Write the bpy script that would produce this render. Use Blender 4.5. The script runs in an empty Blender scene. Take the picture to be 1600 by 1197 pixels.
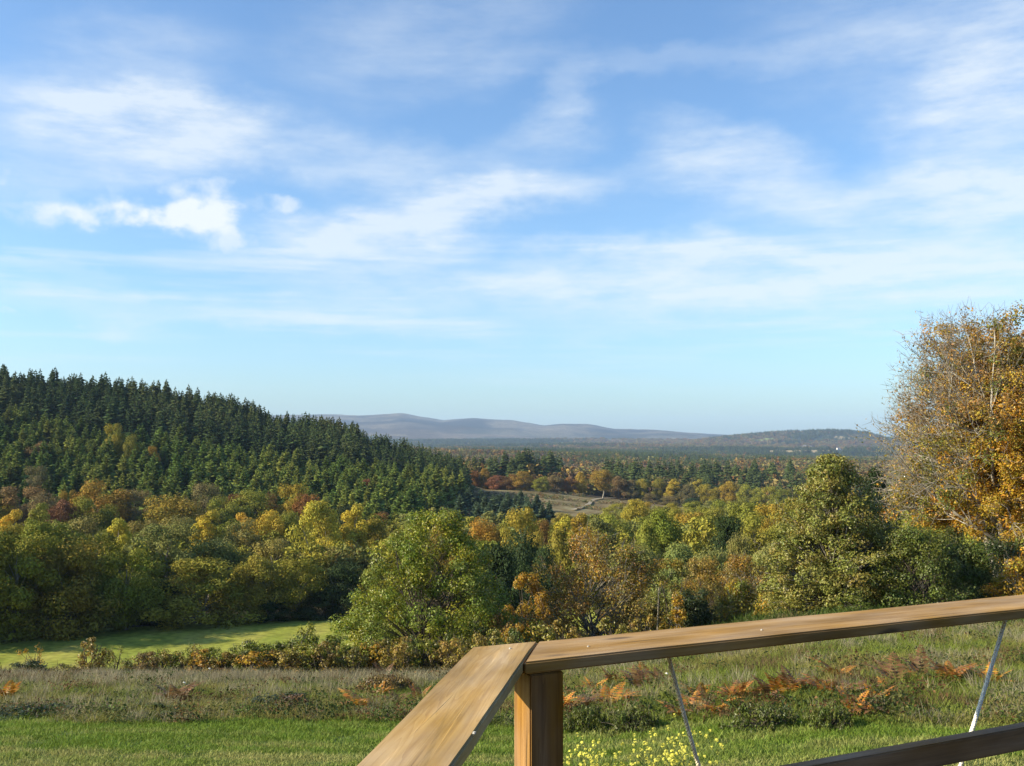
import bpy, math, random
import numpy as np
from mathutils import Vector

# ------------------------------------------------------------------ camera, sky, sun, exposure
scene = bpy.context.scene
C = scene.collection
F = 1555.0                       # focal length in photograph pixels (1600 wide)
HORIZON = 690.0
PITCH = math.atan((HORIZON - 598.5) / F)
cam_data = bpy.data.cameras.new('camera')
cam_data.sensor_width = 36.0
cam_data.lens = 36.0 * F / 1600.0
cam_data.clip_start = 0.05
cam_data.clip_end = 60000.0
cam = bpy.data.objects.new('camera', cam_data)
C.objects.link(cam)
cam.location = (0, 0, 0)         # eye level is z = 0
cam.rotation_euler = (math.pi / 2 + PITCH, 0, 0)
scene.camera = cam

SUN_AZ, SUN_EL = math.radians(-101.0), math.radians(26.0)
sun_dir = Vector((math.sin(SUN_AZ) * math.cos(SUN_EL), math.cos(SUN_AZ) * math.cos(SUN_EL), math.sin(SUN_EL)))
sd = bpy.data.lights.new('sun', 'SUN')
sd.energy = 5.0
sd.angle = math.radians(0.53)
sd.color = (1.0, 0.87, 0.64)
sun = bpy.data.objects.new('sun', sd)
C.objects.link(sun)
sun.rotation_euler = (-sun_dir).to_track_quat('-Z', 'Y').to_euler()

scene.view_settings.view_transform = 'Standard'
scene.view_settings.look = 'None'
scene.view_settings.exposure = 1.02
scene.view_settings.gamma = 1.0
scene.view_settings.use_curve_mapping = False
cy = scene.cycles
cy.use_denoising = True
cy.max_bounces = 6
cy.diffuse_bounces = 3
cy.glossy_bounces = 2
cy.transmission_bounces = 3
cy.transparent_max_bounces = 4
cy.volume_bounces = 0
cy.sample_clamp_indirect = 4.0
cy.caustics_reflective = False
cy.caustics_refractive = False


def ray(px, py):
    """unit-depth direction (x, y=1, z) in the world for a photograph pixel"""
    a, b = (px - 800.0) / F, (598.5 - py) / F
    s, c = math.sin(PITCH), math.cos(PITCH)
    y = c - b * s
    return a / y, 1.0, (s + b * c) / y


# --- world: physical sky with thin clouds laid out by direction
world = bpy.data.worlds.new('World')
scene.world = world
world.use_nodes = True
wn = world.node_tree
wn.nodes.clear()


def N(tree, typ, **kw):
    n = tree.nodes.new(typ)
    for k, v in kw.items():
        setattr(n, k, v)
    return n


def math_node(tree, op, a, b=None, clamp=False):
    n = N(tree, 'ShaderNodeMath', operation=op)
    n.use_clamp = clamp
    for i, v in enumerate((a, b)):
        if v is None:
            continue
        if isinstance(v, (int, float)):
            n.inputs[i].default_value = v
        else:
            tree.links.new(v, n.inputs[i])
    return n.outputs[0]


def build_world():
    t = wn
    L = t.links.new
    sky = N(t, 'ShaderNodeTexSky', sky_type='NISHITA')
    sky.sun_disc = False
    sky.sun_elevation = SUN_EL
    sky.sun_rotation = SUN_AZ % (2 * math.pi)
    sky.altitude = 300
    sky.air_density = 1.0
    sky.dust_density = 1.4
    sky.ozone_density = 1.3
    tc = N(t, 'ShaderNodeTexCoord')
    sep = N(t, 'ShaderNodeSeparateXYZ')
    L(tc.outputs['Generated'], sep.inputs[0])
    az = math_node(t, 'ARCTAN2', sep.outputs[0], sep.outputs[1])
    el = math_node(t, 'ARCSINE', sep.outputs[2])
    comb = N(t, 'ShaderNodeCombineXYZ')
    L(az, comb.inputs[0]); L(el, comb.inputs[1])
    # warp for ragged edges
    warp = N(t, 'ShaderNodeTexNoise')
    warp.inputs['Scale'].default_value = 9.0
    warp.inputs['Detail'].default_value = 6.0
    warp.inputs['Roughness'].default_value = 0.6
    mp0 = N(t, 'ShaderNodeMapping'); mp0.inputs['Scale'].default_value = (1.0, 1.8, 1.0)
    L(comb.outputs[0], mp0.inputs[0]); L(mp0.outputs[0], warp.inputs['Vector'])
    sub = N(t, 'ShaderNodeVectorMath', operation='SUBTRACT'); sub.inputs[1].default_value = (0.5, 0.5, 0.5)
    L(warp.outputs['Color'], sub.inputs[0])
    scl = N(t, 'ShaderNodeVectorMath', operation='MULTIPLY'); scl.inputs[1].default_value = (0.15, 0.075, 0.0)
    L(sub.outputs[0], scl.inputs[0])
    add = N(t, 'ShaderNodeVectorMath', operation='ADD')
    L(comb.outputs[0], add.inputs[0]); L(scl.outputs[0], add.inputs[1])
    P = add.outputs[0]

    def blob(cx, cyy, rx, ry, rot, amt):
        dx, dy, dz = ray(cx, cyy)
        a0 = math.atan2(dx, dy)
        e0 = math.asin(dz / math.sqrt(dx * dx + dy * dy + dz * dz))
        m = N(t, 'ShaderNodeMapping', vector_type='TEXTURE')
        m.inputs['Location'].default_value = (a0, e0, 0)
        m.inputs['Rotation'].default_value = (0, 0, math.radians(rot))
        m.inputs['Scale'].default_value = (rx * 1.5 / F, ry * 1.5 / F, 1)
        L(P, m.inputs[0])
        g = N(t, 'ShaderNodeTexGradient', gradient_type='SPHERICAL')
        L(m.outputs[0], g.inputs[0])
        s = N(t, 'ShaderNodeMapRange', interpolation_type='SMOOTHSTEP')
        s.inputs['From Min'].default_value = 0.0
        s.inputs['From Max'].default_value = 0.75
        s.inputs['To Max'].default_value = amt
        L(g.outputs['Fac'], s.inputs['Value'])
        return s.outputs[0]

    def total(lst):
        acc = None
        for b in lst:
            o = blob(*b)
            acc = o if acc is None else math_node(t, 'ADD', acc, o)
        return acc
    soft = total([
        (250, 205, 150, 62, 0, .62), (170, 120, 170, 65, 15, .36), (520, 240, 290, 45, -10, .48), (60, 230, 170, 70, 0, .36),
        (700, 325, 270, 34, 9, .72), (560, 385, 190, 48, 0, .55), (870, 405, 95, 26, 0, .55), (1150, 245, 130, 55, -12, .72),
        (1420, 315, 240, 45, 0, .66), (1060, 390, 130, 30, 0, .60), (1240, 425, 330, 46, 0, .48), (1570, 180, 130, 130, 0, .60),
        (1430, 70, 210, 100, -15, .34), (660, 60, 220, 80, 15, .30), (880, 165, 80, 40, 30, .32), (830, 235, 110, 40, 20, .22),
        (700, 450, 260, 30, 0, .42), (330, 478, 300, 24, 0, .40), (1000, 455, 330, 34, 0, .40), (180, 502, 50, 16, 0, .40),
        (1500, 420, 260, 70, 0, .45), (850, 505, 560, 26, 0, .26), (80, 415, 90, 14, -6, .25), (1050, 95, 380, 22, 0, .18),
    ])
    puffs = total([
        (165, 338, 105, 24, 0, .85), (300, 305, 66, 44, 10, .85), (318, 358, 78, 34, 0, .85), (232, 340, 90, 22, 0, .6),
        (120, 283, 80, 30, 0, .5), (432, 322, 46, 15, 0, .8), (17, 490, 14, 9, 0, .6), (30, 255, 24, 14, 0, .4),
        (180, 505, 40, 12, 0, .5), (108, 502, 18, 7, 0, .4), (217, 568, 14, 4, 0, .3),
    ])
    # texture for the soft clouds: wind-combed streaks
    st = N(t, 'ShaderNodeTexNoise')
    st.inputs['Scale'].default_value = 7.0
    st.inputs['Detail'].default_value = 9.0
    st.inputs['Roughness'].default_value = 0.62
    mp = N(t, 'ShaderNodeMapping')
    mp.inputs['Rotation'].default_value = (0, 0, math.radians(-8))
    mp.inputs['Scale'].default_value = (1.3, 5.0, 1.0)
    L(comb.outputs[0], mp.inputs[0]); L(mp.outputs[0], st.inputs['Vector'])
    # general layer in the plane of the clouds, goes on all round the sky
    zc = math_node(t, 'ADD', math_node(t, 'MAXIMUM', sep.outputs[2], 0.0), 0.09)
    pc = N(t, 'ShaderNodeCombineXYZ')
    L(math_node(t, 'DIVIDE', sep.outputs[0], zc), pc.inputs[0])
    L(math_node(t, 'DIVIDE', sep.outputs[1], zc), pc.inputs[1])
    gn = N(t, 'ShaderNodeTexNoise')
    gn.inputs['Scale'].default_value = 0.75
    gn.inputs['Detail'].default_value = 8.0
    gn.inputs['Roughness'].default_value = 0.58
    gn.inputs['Distortion'].default_value = 0.3
    mpg = N(t, 'ShaderNodeMapping'); mpg.inputs['Scale'].default_value = (0.8, 1.5, 1.0); mpg.inputs['Location'].default_value = (3.1, 1.7, 0)
    L(pc.outputs[0], mpg.inputs[0]); L(mpg.outputs[0], gn.inputs['Vector'])
    gmask = N(t, 'ShaderNodeMapRange', interpolation_type='SMOOTHSTEP')
    gmask.inputs['From Min'].default_value = 0.44; gmask.inputs['From Max'].default_value = 0.82
    gmask.inputs['To Max'].default_value = 0.10
    L(gn.outputs['Fac'], gmask.inputs['Value'])
    stm = N(t, 'ShaderNodeMapRange')
    stm.inputs['From Min'].default_value = 0.28; stm.inputs['From Max'].default_value = 0.72
    stm.inputs['To Min'].default_value = 0.25; stm.inputs['To Max'].default_value = 1.6
    L(st.outputs['Fac'], stm.inputs['Value'])
    softt = math_node(t, 'MULTIPLY', math_node(t, 'ADD', soft, gmask.outputs[0]), stm.outputs[0])
    # thin level streaks low in the sky
    sk = N(t, 'ShaderNodeTexNoise')
    sk.inputs['Scale'].default_value = 3.2; sk.inputs['Detail'].default_value = 7.0; sk.inputs['Roughness'].default_value = 0.55
    mps = N(t, 'ShaderNodeMapping'); mps.inputs['Scale'].default_value = (1.0, 13.0, 1.0); mps.inputs['Location'].default_value = (0.4, 0.2, 0)
    L(comb.outputs[0], mps.inputs[0]); L(mps.outputs[0], sk.inputs['Vector'])
    skm = N(t, 'ShaderNodeMapRange', interpolation_type='SMOOTHSTEP')
    skm.inputs['From Min'].default_value = 0.47; skm.inputs['From Max'].default_value = 0.70; skm.inputs['To Max'].default_value = 0.6
    L(sk.outputs['Fac'], skm.inputs['Value'])
    lo_ = N(t, 'ShaderNodeMapRange', interpolation_type='SMOOTHSTEP')
    lo_.inputs['From Min'].default_value = 0.03; lo_.inputs['From Max'].default_value = 0.12
    L(el, lo_.inputs['Value'])
    hi_ = N(t, 'ShaderNodeMapRange', interpolation_type='SMOOTHSTEP')
    hi_.inputs['From Min'].default_value = 0.16; hi_.inputs['From Max'].default_value = 0.26
    hi_.inputs['To Min'].default_value = 1.0; hi_.inputs['To Max'].default_value = 0.0
    L(el, hi_.inputs['Value'])
    softt = math_node(t, 'ADD', softt, math_node(t, 'MULTIPLY', skm.outputs[0], math_node(t, 'MULTIPLY', lo_.outputs[0], hi_.outputs[0])))
    pn = N(t, 'ShaderNodeTexNoise')
    pn.inputs['Scale'].default_value = 30.0; pn.inputs['Detail'].default_value = 6.0
    L(comb.outputs[0], pn.inputs['Vector'])
    pm = N(t, 'ShaderNodeMapRange')
    pm.inputs['From Min'].default_value = 0.3; pm.inputs['From Max'].default_value = 0.6
    pm.inputs['To Min'].default_value = 0.15; pm.inputs['To Max'].default_value = 1.15
    L(pn.outputs['Fac'], pm.inputs['Value'])
    pufft = N(t, 'ShaderNodeMapRange', interpolation_type='SMOOTHSTEP')
    pufft.inputs['From Min'].default_value = 0.06; pufft.inputs['From Max'].default_value = 1.5
    L(math_node(t, 'MULTIPLY', puffs, pm.outputs[0]), pufft.inputs['Value'])
    dens = math_node(t, 'MAXIMUM', math_node(t, 'MINIMUM', math_node(t, 'MULTIPLY', softt, 0.70), 0.74), pufft.outputs[0], True)
    # sky colour
    tint = N(t, 'ShaderNodeMixRGB', blend_type='MULTIPLY')
    tint.inputs['Fac'].default_value = 1.0
    tint.inputs['Color2'].default_value = (0.745, 0.955, 1.13, 1)
    L(sky.outputs[0], tint.inputs['Color1'])
    mix = N(t, 'ShaderNodeMixRGB')
    L(dens, mix.inputs['Fac'])
    L(tint.outputs[0], mix.inputs['Color1'])
    mix.inputs['Color2'].default_value = CLOUD_COLOUR
    bg = N(t, 'ShaderNodeBackground')
    bg.inputs['Strength'].default_value = SKY_STRENGTH
    L(mix.outputs[0], bg.inputs['Color'])
    out = N(t, 'ShaderNodeOutputWorld')
    L(bg.outputs[0], out.inputs[0])


SKY_STRENGTH = 0.102
CLOUD_COLOUR = (4.45, 4.8, 5.05, 1)
build_world()
world.cycles.sampling_method = 'MANUAL'
world.cycles.sample_map_resolution = 512

rng = np.random.default_rng(11)
random.seed(5)


# ------------------------------------------------------------------ helpers
def smooth(a, b, x):
    t = np.clip((x - a) / (b - a), 0, 1)
    return t * t * (3 - 2 * t)


def vnoise(x, y, seed=0):
    x = np.asarray(x, float); y = np.asarray(y, float)
    xi, yi = np.floor(x).astype(np.int64), np.floor(y).astype(np.int64)
    fx, fy = x - xi, y - yi
    fx, fy = fx * fx * (3 - 2 * fx), fy * fy * (3 - 2 * fy)

    def h(i, j):
        n = (i * 374761393 + j * 668265263 + seed * 974634777) & 0xffffffff
        n = ((n ^ (n >> 13)) * 1274126177) & 0xffffffff
        return ((n ^ (n >> 16)) & 0xffff) / 65535.0
    a, b, c, d = h(xi, yi), h(xi + 1, yi), h(xi, yi + 1), h(xi + 1, yi + 1)
    return (a + (b - a) * fx) * (1 - fy) + (c + (d - c) * fx) * fy


def fbm(x, y, seed=0, octv=4):
    s, a, tot = 0.0, 1.0, 0.0
    for o in range(octv):
        s = s + a * vnoise(np.asarray(x) * 2 ** o + o * 17.3, np.asarray(y) * 2 ** o - o * 9.1, seed + o)
        tot += a
        a *= 0.5
    return s / tot


def table(pts, lo=1.0, hi=16000.0, n=3000, win=40):
    xs = np.geomspace(lo, hi, n)
    ys = np.interp(xs, [p[0] for p in pts], [p[1] for p in pts])
    k = np.hanning(win + 2)[1:-1]; k /= k.sum()
    ys = np.convolve(np.pad(ys, (win, win), mode='edge'), k, mode='same')[win:-win]
    lx = np.log(xs)
    return lambda d: np.interp(np.log(np.clip(d, lo, hi)), lx, ys)


BASE_L = table([(1, -2.9), (10, -4.12), (20, -5.55), (29.5, -7.0), (34, -8.3), (40, -9.9), (60, -15.0), (86, -20.8), (100, -22), (130, -22.2), (180, -24), (260, -26), (330, -26), (16000, -26)])
BASE_R = table([(1, -2.9), (10, -4.0), (20, -4.75), (40, -6.6), (60, -9.2), (90, -13.5), (130, -17), (180, -20), (260, -24), (330, -26), (16000, -26)])
PLAIN = table([(1, -30), (600, -33), (800, -38), (1000, -42), (2000, -47), (3000, -42), (4000, -31), (5000, -19), (6500, 0), (8000, 22), (16000, 30)])
RIDGE_PX = [-900, -300, 0, 200, 330, 440, 560, 640, 700, 760, 850, 940, 1080, 1250, 1600, 2200]
RIDGE_D = [430, 435, 440, 445, 450, 455, 465, 475, 485, 520, 555, 565, 560, 520, 500, 500]
RIDGE_Y = [625, 630, 634, 652, 670, 703, 719, 734, 754, 770, 768, 779, 792, 797, 800, 800]
SKY_PX = [-900, 300, 490, 520, 560, 600, 625, 660, 690, 740, 770, 800, 850, 885, 920, 960, 1020, 1080, 1150, 1400, 1700, 2400]
SKY_Y = [655, 652, 648, 648, 650, 648, 646, 652, 657, 654, 656, 657, 665, 663, 664, 671, 674, 677, 680, 685, 686, 688]
HILL_PX = [1030, 1080, 1130, 1160, 1200, 1240, 1290, 1330, 1360, 1380, 1420, 1480]
HILL_Y = [704, 690, 684, 681, 678, 676, 674, 675, 679, 685, 694, 706]


def uD(x, y):
    x = np.asarray(x, float); y = np.asarray(y, float)
    r = np.hypot(x, y)
    D = np.maximum(y, r / 1.35)
    D = np.maximum(D, 0.5)
    u = np.clip(x / D, -1.1, 1.1)
    return u, D


def H(x, y):
    x = np.asarray(x, float); y = np.asarray(y, float)
    u, D = uD(x, y)
    px = 800 + F * u
    s = smooth(-0.02, 0.30, x / (D + 6.0))
    z = BASE_L(D) * (1 - s) + BASE_R(D) * s
    z = z + 0.16 * (fbm(x / 5.0, y / 5.0, 3, 3) - 0.5) * smooth(22, 40, D) + 1.4 * (fbm(x / 60.0, y / 60.0, 8, 3) - 0.5) * smooth(140, 230, D)
    R = np.interp(px, RIDGE_PX, RIDGE_D)
    zr = (HORIZON - np.interp(px, RIDGE_PX, RIDGE_Y)) / F * R
    z = z + (zr - z) * smooth(255, 1, 0 * D) * 0
    t = np.clip((D - 262) / (R - 262), 0, 1)
    prof = t * (0.75 + 0.25 * t) * smooth(-0.05, 0.25, t)
    z = z + (zr - z) * np.clip(prof, 0, 1)
    und = 78 * (fbm(x / 1300.0, y / 850.0, 21, 4) - 0.5) * smooth(700, 1800, D)
    pl = PLAIN(D) + und
    z = z + (pl - z) * smooth(0, 260, D - R)
    A = (HORIZON - np.interp(px, SKY_PX, SKY_Y)) / F * 10500
    b = smooth(7000, 10500, D) * (1 - 0.5 * smooth(10500, 14000, D))
    rough = 190 * (fbm(x / 1100.0, y / 1500.0, 5, 6) - 0.5) * (b * (1 - b) * 4) + 22 * (fbm(x / 260.0, y / 260.0, 6, 3) - 0.5) * b
    z = z + (A - z) * b + rough
    B = (HORIZON - np.interp(px, HILL_PX, HILL_Y)) / F * 5600
    hb = smooth(4200, 5600, D) * (1 - smooth(5600, 7200, D)) * smooth(1030, 1100, px) * (1 - smooth(1420, 1480, px))
    z = np.maximum(z, z + (B + 10 * (fbm(x / 300., y / 300., 14, 3) - 0.5) - z) * hb)
    return z


def hz(x, y):
    return float(H(np.array([x]), np.array([y]))[0])


def at(px, d):
    """ground point on the line of sight px at forward distance d"""
    x = (px - 800.0) / F / math.cos(PITCH) * d
    return x, d, hz(x, d)


def raycast(px, py, d0=20.0, d1=12000.0):
    dx, _, dz = ray(px, py)
    ds = np.geomspace(d0, d1, 4000)
    g = H(dx * ds, ds) - dz * ds
    i = int(np.argmax(g > 0))
    d = float(ds[i]) if g.max() > 0 else d1
    return dx * d, d, hz(dx * d, d)


def mesh_from(name, V, faces, mat=None, col=None, smooth_shade=False, mats=None, midx=None):
    """faces: array (n,3) or (n,4), or list of such arrays"""
    me = bpy.data.meshes.new(name)
    V = np.asarray(V, np.float32)
    fl = faces if isinstance(faces, list) else [faces]
    fl = [np.asarray(f, np.int32) for f in fl if len(f)]
    loops = np.concatenate([f.ravel() for f in fl])
    tot = np.concatenate([np.full(len(f), f.shape[1], np.int32) for f in fl])
    start = np.concatenate([[0], np.cumsum(tot)[:-1]]).astype(np.int32)
    me.vertices.add(len(V)); me.vertices.foreach_set('co', V.ravel())
    me.loops.add(len(loops)); me.loops.foreach_set('vertex_index', loops)
    me.polygons.add(len(tot)); me.polygons.foreach_set('loop_start', start)
    if smooth_shade:
        me.polygons.foreach_set('use_smooth', np.ones(len(tot), bool))
    else:
        me.polygons.foreach_set('use_smooth', np.zeros(len(tot), bool))
    for m in (mats or ([mat] if mat else [])):
        me.materials.append(m)
    if midx is not None:
        me.polygons.foreach_set('material_index', np.asarray(midx, np.int32))
    if col is not None:
        a = me.attributes.new('col', 'FLOAT_COLOR', 'POINT')
        c = np.ones((len(V), 4), np.float32); c[:, :3] = col
        a.data.foreach_set('color', c.ravel())
    me.update(calc_edges=True)
    return me


def obj(name, me, parent=None, loc=(0, 0, 0), link=True):
    o = bpy.data.objects.new(name, me)
    if link:
        C.objects.link(o)
    o.location = loc
    if parent is not None:
        o.parent = parent
    return o


def tag(o, label, cat, group=None):
    o['label'] = label; o['category'] = cat
    if group:
        o['group'] = group
    return o


def struct(o, kind='structure'):
    o['kind'] = kind
    return o


def empty(name, loc=(0, 0, 0), rz=0.0):
    e = bpy.data.objects.new(name, None)
    C.objects.link(e)
    e.location = loc; e.rotation_euler = (0, 0, rz)
    e.empty_display_size = 0.2
    return e


class Tubes:
    """collects tapered tubes"""
    def __init__(self):
        self.V, self.Q, self.n = [], [], 0

    def add(self, pts, rad, sides=5):
        pts = np.asarray(pts, float); rad = np.asarray(rad, float)
        k = len(pts)
        tg = np.gradient(pts, axis=0)
        tg /= np.linalg.norm(tg, axis=1)[:, None] + 1e-9
        ref = np.array([0, 0, 1.0]) if abs(tg[0, 2]) < 0.9 else np.array([1.0, 0, 0])
        a = np.cross(tg, ref); a /= np.linalg.norm(a, axis=1)[:, None] + 1e-9
        b = np.cross(tg, a)
        ang = np.linspace(0, 2 * np.pi, sides, endpoint=False)
        ring = pts[:, None, :] + rad[:, None, None] * (np.cos(ang)[None, :, None] * a[:, None, :] + np.sin(ang)[None, :, None] * b[:, None, :])
        self.V.append(ring.reshape(-1, 3))
        i = np.arange(k - 1)[:, None] * sides; j = np.arange(sides)[None, :]; j2 = (j + 1) % sides
        q = np.stack([i + j, i + j2, i + sides + j2, i + sides + j], -1).reshape(-1, 4) + self.n
        self.Q.append(q)
        self.n += k * sides

    def mesh(self, name, mat):
        return mesh_from(name, np.concatenate(self.V), np.concatenate(self.Q), mat, smooth_shade=True)


# ------------------------------------------------------------------ materials
def new_mat(name):
    m = bpy.data.materials.new(name)
    m.use_nodes = True
    m.node_tree.nodes.clear()
    return m, m.node_tree


def leaf_material(name, source='OBJECT', trans=0.32, hue=0.022, vlo=0.62, vhi=1.38, spec=0.25, rough=0.5):
    m, t = new_mat(name)
    L = t.links.new
    at_ = N(t, 'ShaderNodeAttribute', attribute_name='col')
    if source == 'OBJECT':
        src = N(t, 'ShaderNodeObjectInfo').outputs['Color']
    else:
        src = N(t, 'ShaderNodeAttribute', attribute_name='tint', attribute_type='INSTANCER').outputs['Color']
    mul = N(t, 'ShaderNodeMixRGB', blend_type='MULTIPLY'); mul.inputs[0].default_value = 1
    L(src, mul.inputs[1]); L(at_.outputs['Color'], mul.inputs[2])
    geo = N(t, 'ShaderNodeNewGeometry')
    wn_ = N(t, 'ShaderNodeTexWhiteNoise', noise_dimensions='1D')
    L(geo.outputs['Random Per Island'], wn_.inputs['W'])
    hsv = N(t, 'ShaderNodeHueSaturation')
    mr = N(t, 'ShaderNodeMapRange'); mr.inputs['To Min'].default_value = 0.5 - hue; mr.inputs['To Max'].default_value = 0.5 + hue
    L(geo.outputs['Random Per Island'], mr.inputs['Value']); L(mr.outputs[0], hsv.inputs['Hue'])
    mv = N(t, 'ShaderNodeMapRange'); mv.inputs['To Min'].default_value = vlo; mv.inputs['To Max'].default_value = vhi
    L(wn_.outputs['Value'], mv.inputs['Value']); L(mv.outputs[0], hsv.inputs['Value'])
    L(mul.outputs[0], hsv.inputs['Color'])
    p = N(t, 'ShaderNodeBsdfPrincipled')
    p.inputs['Roughness'].default_value = rough
    p.inputs['Specular IOR Level'].default_value = spec
    L(hsv.outputs[0], p.inputs['Base Color'])
    tr = N(t, 'ShaderNodeBsdfTranslucent'); L(hsv.outputs[0], tr.inputs['Color'])
    mx = N(t, 'ShaderNodeMixShader'); mx.inputs[0].default_value = trans
    L(p.outputs[0], mx.inputs[1]); L(tr.outputs[0], mx.inputs[2])
    o = N(t, 'ShaderNodeOutputMaterial'); L(mx.outputs[0], o.inputs[0])
    return m


def bark_material(name, c1, c2, scale=6.0):
    m, t = new_mat(name); L = t.links.new
    tc = N(t, 'ShaderNodeTexCoord')
    mp = N(t, 'ShaderNodeMapping'); mp.inputs['Scale'].default_value = (scale, scale, scale * 0.25)
    L(tc.outputs['Object'], mp.inputs[0])
    n = N(t, 'ShaderNodeTexNoise'); n.inputs['Scale'].default_value = 1.0; n.inputs['Detail'].default_value = 6
    L(mp.outputs[0], n.inputs['Vector'])
    r = N(t, 'ShaderNodeValToRGB')
    r.color_ramp.elements[0].position = 0.35; r.color_ramp.elements[0].color = (*c1, 1)
    r.color_ramp.elements[1].position = 0.65; r.color_ramp.elements[1].color = (*c2, 1)
    L(n.outputs['Fac'], r.inputs[0])
    p = N(t, 'ShaderNodeBsdfPrincipled'); p.inputs['Roughness'].default_value = 0.9
    L(r.outputs[0], p.inputs['Base Color'])
    bm = N(t, 'ShaderNodeBump'); bm.inputs['Strength'].default_value = 0.5; bm.inputs['Distance'].default_value = 0.02
    L(n.outputs['Fac'], bm.inputs['Height']); L(bm.outputs[0], p.inputs['Normal'])
    o = N(t, 'ShaderNodeOutputMaterial'); L(p.outputs[0], o.inputs[0])
    return m


def plain_material(name, col, rough=0.8, var=0.25, scale=8.0):
    return bark_material(name, tuple(c * (1 - var) for c in col), tuple(c * (1 + var) for c in col), scale)


M_LEAF = leaf_material('leaf_near', 'OBJECT', spec=0.35, rough=0.42)
M_LEAF_MID = leaf_material('leaf_mid', 'OBJECT', trans=0.2, hue=0.010, vlo=0.84, vhi=1.16, spec=0.1, rough=0.7)
M_NEEDLE = leaf_material('needle', 'OBJECT', trans=0.15, hue=0.014, vlo=0.6, vhi=1.35, spec=0.1, rough=0.7)
M_LEAF_I = leaf_material('leaf_spread', 'INSTANCER', trans=0.2, hue=0.010, vlo=0.84, vhi=1.16, spec=0.1, rough=0.7)
M_NEEDLE_I = leaf_material('needle_spread', 'INSTANCER', trans=0.15, hue=0.014, vlo=0.6, vhi=1.35, spec=0.1, rough=0.7)
M_GRASS_I = leaf_material('grass_spread', 'INSTANCER', trans=0.35, hue=0.014, vlo=0.7, vhi=1.3, spec=0.15, rough=0.6)
M_BARK = bark_material('bark_brown', (0.035, 0.026, 0.018), (0.12, 0.095, 0.07))
M_BARK_PALE = bark_material('bark_pale', (0.16, 0.14, 0.11), (0.42, 0.38, 0.31))
M_BARK_GREY = bark_material('bark_grey', (0.10, 0.085, 0.065), (0.30, 0.27, 0.22))


def ground_material():
    m, t = new_mat('ground_earth'); L = t.links.new
    a = N(t, 'ShaderNodeAttribute', attribute_name='col')
    tc = N(t, 'ShaderNodeTexCoord')
    outs = []
    for s, lo, hi in ((2.2, 0.6, 1.4), (0.12, 0.75, 1.25), (0.012, 0.6, 1.4), (0.05, 0.55, 1.45)):
        n = N(t, 'ShaderNodeTexNoise'); n.inputs['Scale'].default_value = s; n.inputs['Detail'].default_value = 5
        n.inputs['Roughness'].default_value = 0.65
        L(tc.outputs['Object'], n.inputs['Vector'])
        r = N(t, 'ShaderNodeMapRange'); r.inputs['From Min'].default_value = 0.3; r.inputs['From Max'].default_value = 0.7
        r.inputs['To Min'].default_value = lo; r.inputs['To Max'].default_value = hi
        L(n.outputs['Fac'], r.inputs['Value'])
        outs.append((r.outputs[0], n.outputs['Fac']))
    v = outs[0][0]
    for o, _ in outs[1:]:
        v = math_node(t, 'MULTIPLY', v, o)
    mx = N(t, 'ShaderNodeVectorMath', operation='SCALE')
    L(a.outputs['Color'], mx.inputs[0]); L(v, mx.inputs['Scale'])
    p = N(t, 'ShaderNodeBsdfPrincipled'); p.inputs['Roughness'].default_value = 0.95; p.inputs['Specular IOR Level'].default_value = 0.1
    L(mx.outputs[0], p.inputs['Base Color'])
    b = N(t, 'ShaderNodeBump'); b.inputs['Strength'].default_value = 0.4; b.inputs['Distance'].default_value = 1.0
    L(outs[3][1], b.inputs['Height'])
    L(b.outputs[0], p.inputs['Normal'])
    o = N(t, 'ShaderNodeOutputMaterial'); L(p.outputs[0], o.inputs[0])
    return m


def turf_material(name, c1, c2, c3, s1=0.35, s2=3.0, stripe=None):
    m, t = new_mat(name); L = t.links.new
    tc = N(t, 'ShaderNodeTexCoord')
    mp = N(t, 'ShaderNodeMapping')
    L(tc.outputs['Object'], mp.inputs[0])
    if stripe:
        mp.inputs['Rotation'].default_value = (0, 0, stripe[0]); mp.inputs['Scale'].default_value = (stripe[1], 1, 1)
    n1 = N(t, 'ShaderNodeTexNoise'); n1.inputs['Scale'].default_value = s1; n1.inputs['Detail'].default_value = 6
    L(mp.outputs[0], n1.inputs['Vector'])
    n2 = N(t, 'ShaderNodeTexNoise'); n2.inputs['Scale'].default_value = s2; n2.inputs['Detail'].default_value = 5
    L(tc.outputs['Object'], n2.inputs['Vector'])
    r = N(t, 'ShaderNodeValToRGB')
    e = r.color_ramp.elements
    e[0].position = 0.36; e[0].color = (*c1, 1); e[1].position = 0.66; e[1].color = (*c3, 1)
    k = e.new(0.5); k.color = (*c2, 1)
    L(n1.outputs['Fac'], r.inputs[0])
    mr = N(t, 'ShaderNodeMapRange'); mr.inputs['From Min'].default_value = 0.3; mr.inputs['From Max'].default_value = 0.7
    mr.inputs['To Min'].default_value = 0.7; mr.inputs['To Max'].default_value = 1.3
    L(n2.outputs['Fac'], mr.inputs['Value'])
    sc = N(t, 'ShaderNodeVectorMath', operation='SCALE'); L(r.outputs[0], sc.inputs[0]); L(mr.outputs[0], sc.inputs['Scale'])
    p = N(t, 'ShaderNodeBsdfPrincipled'); p.inputs['Roughness'].default_value = 0.9; p.inputs['Specular IOR Level'].default_value = 0.1
    L(sc.outputs[0], p.inputs['Base Color'])
    b = N(t, 'ShaderNodeBump'); b.inputs['Strength'].default_value = 0.4; b.inputs['Distance'].default_value = 0.08
    L(n2.outputs['Fac'], b.inputs['Height']); L(b.outputs[0], p.inputs['Normal'])
    o = N(t, 'ShaderNodeOutputMaterial'); L(p.outputs[0], o.inputs[0])
    return m


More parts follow.
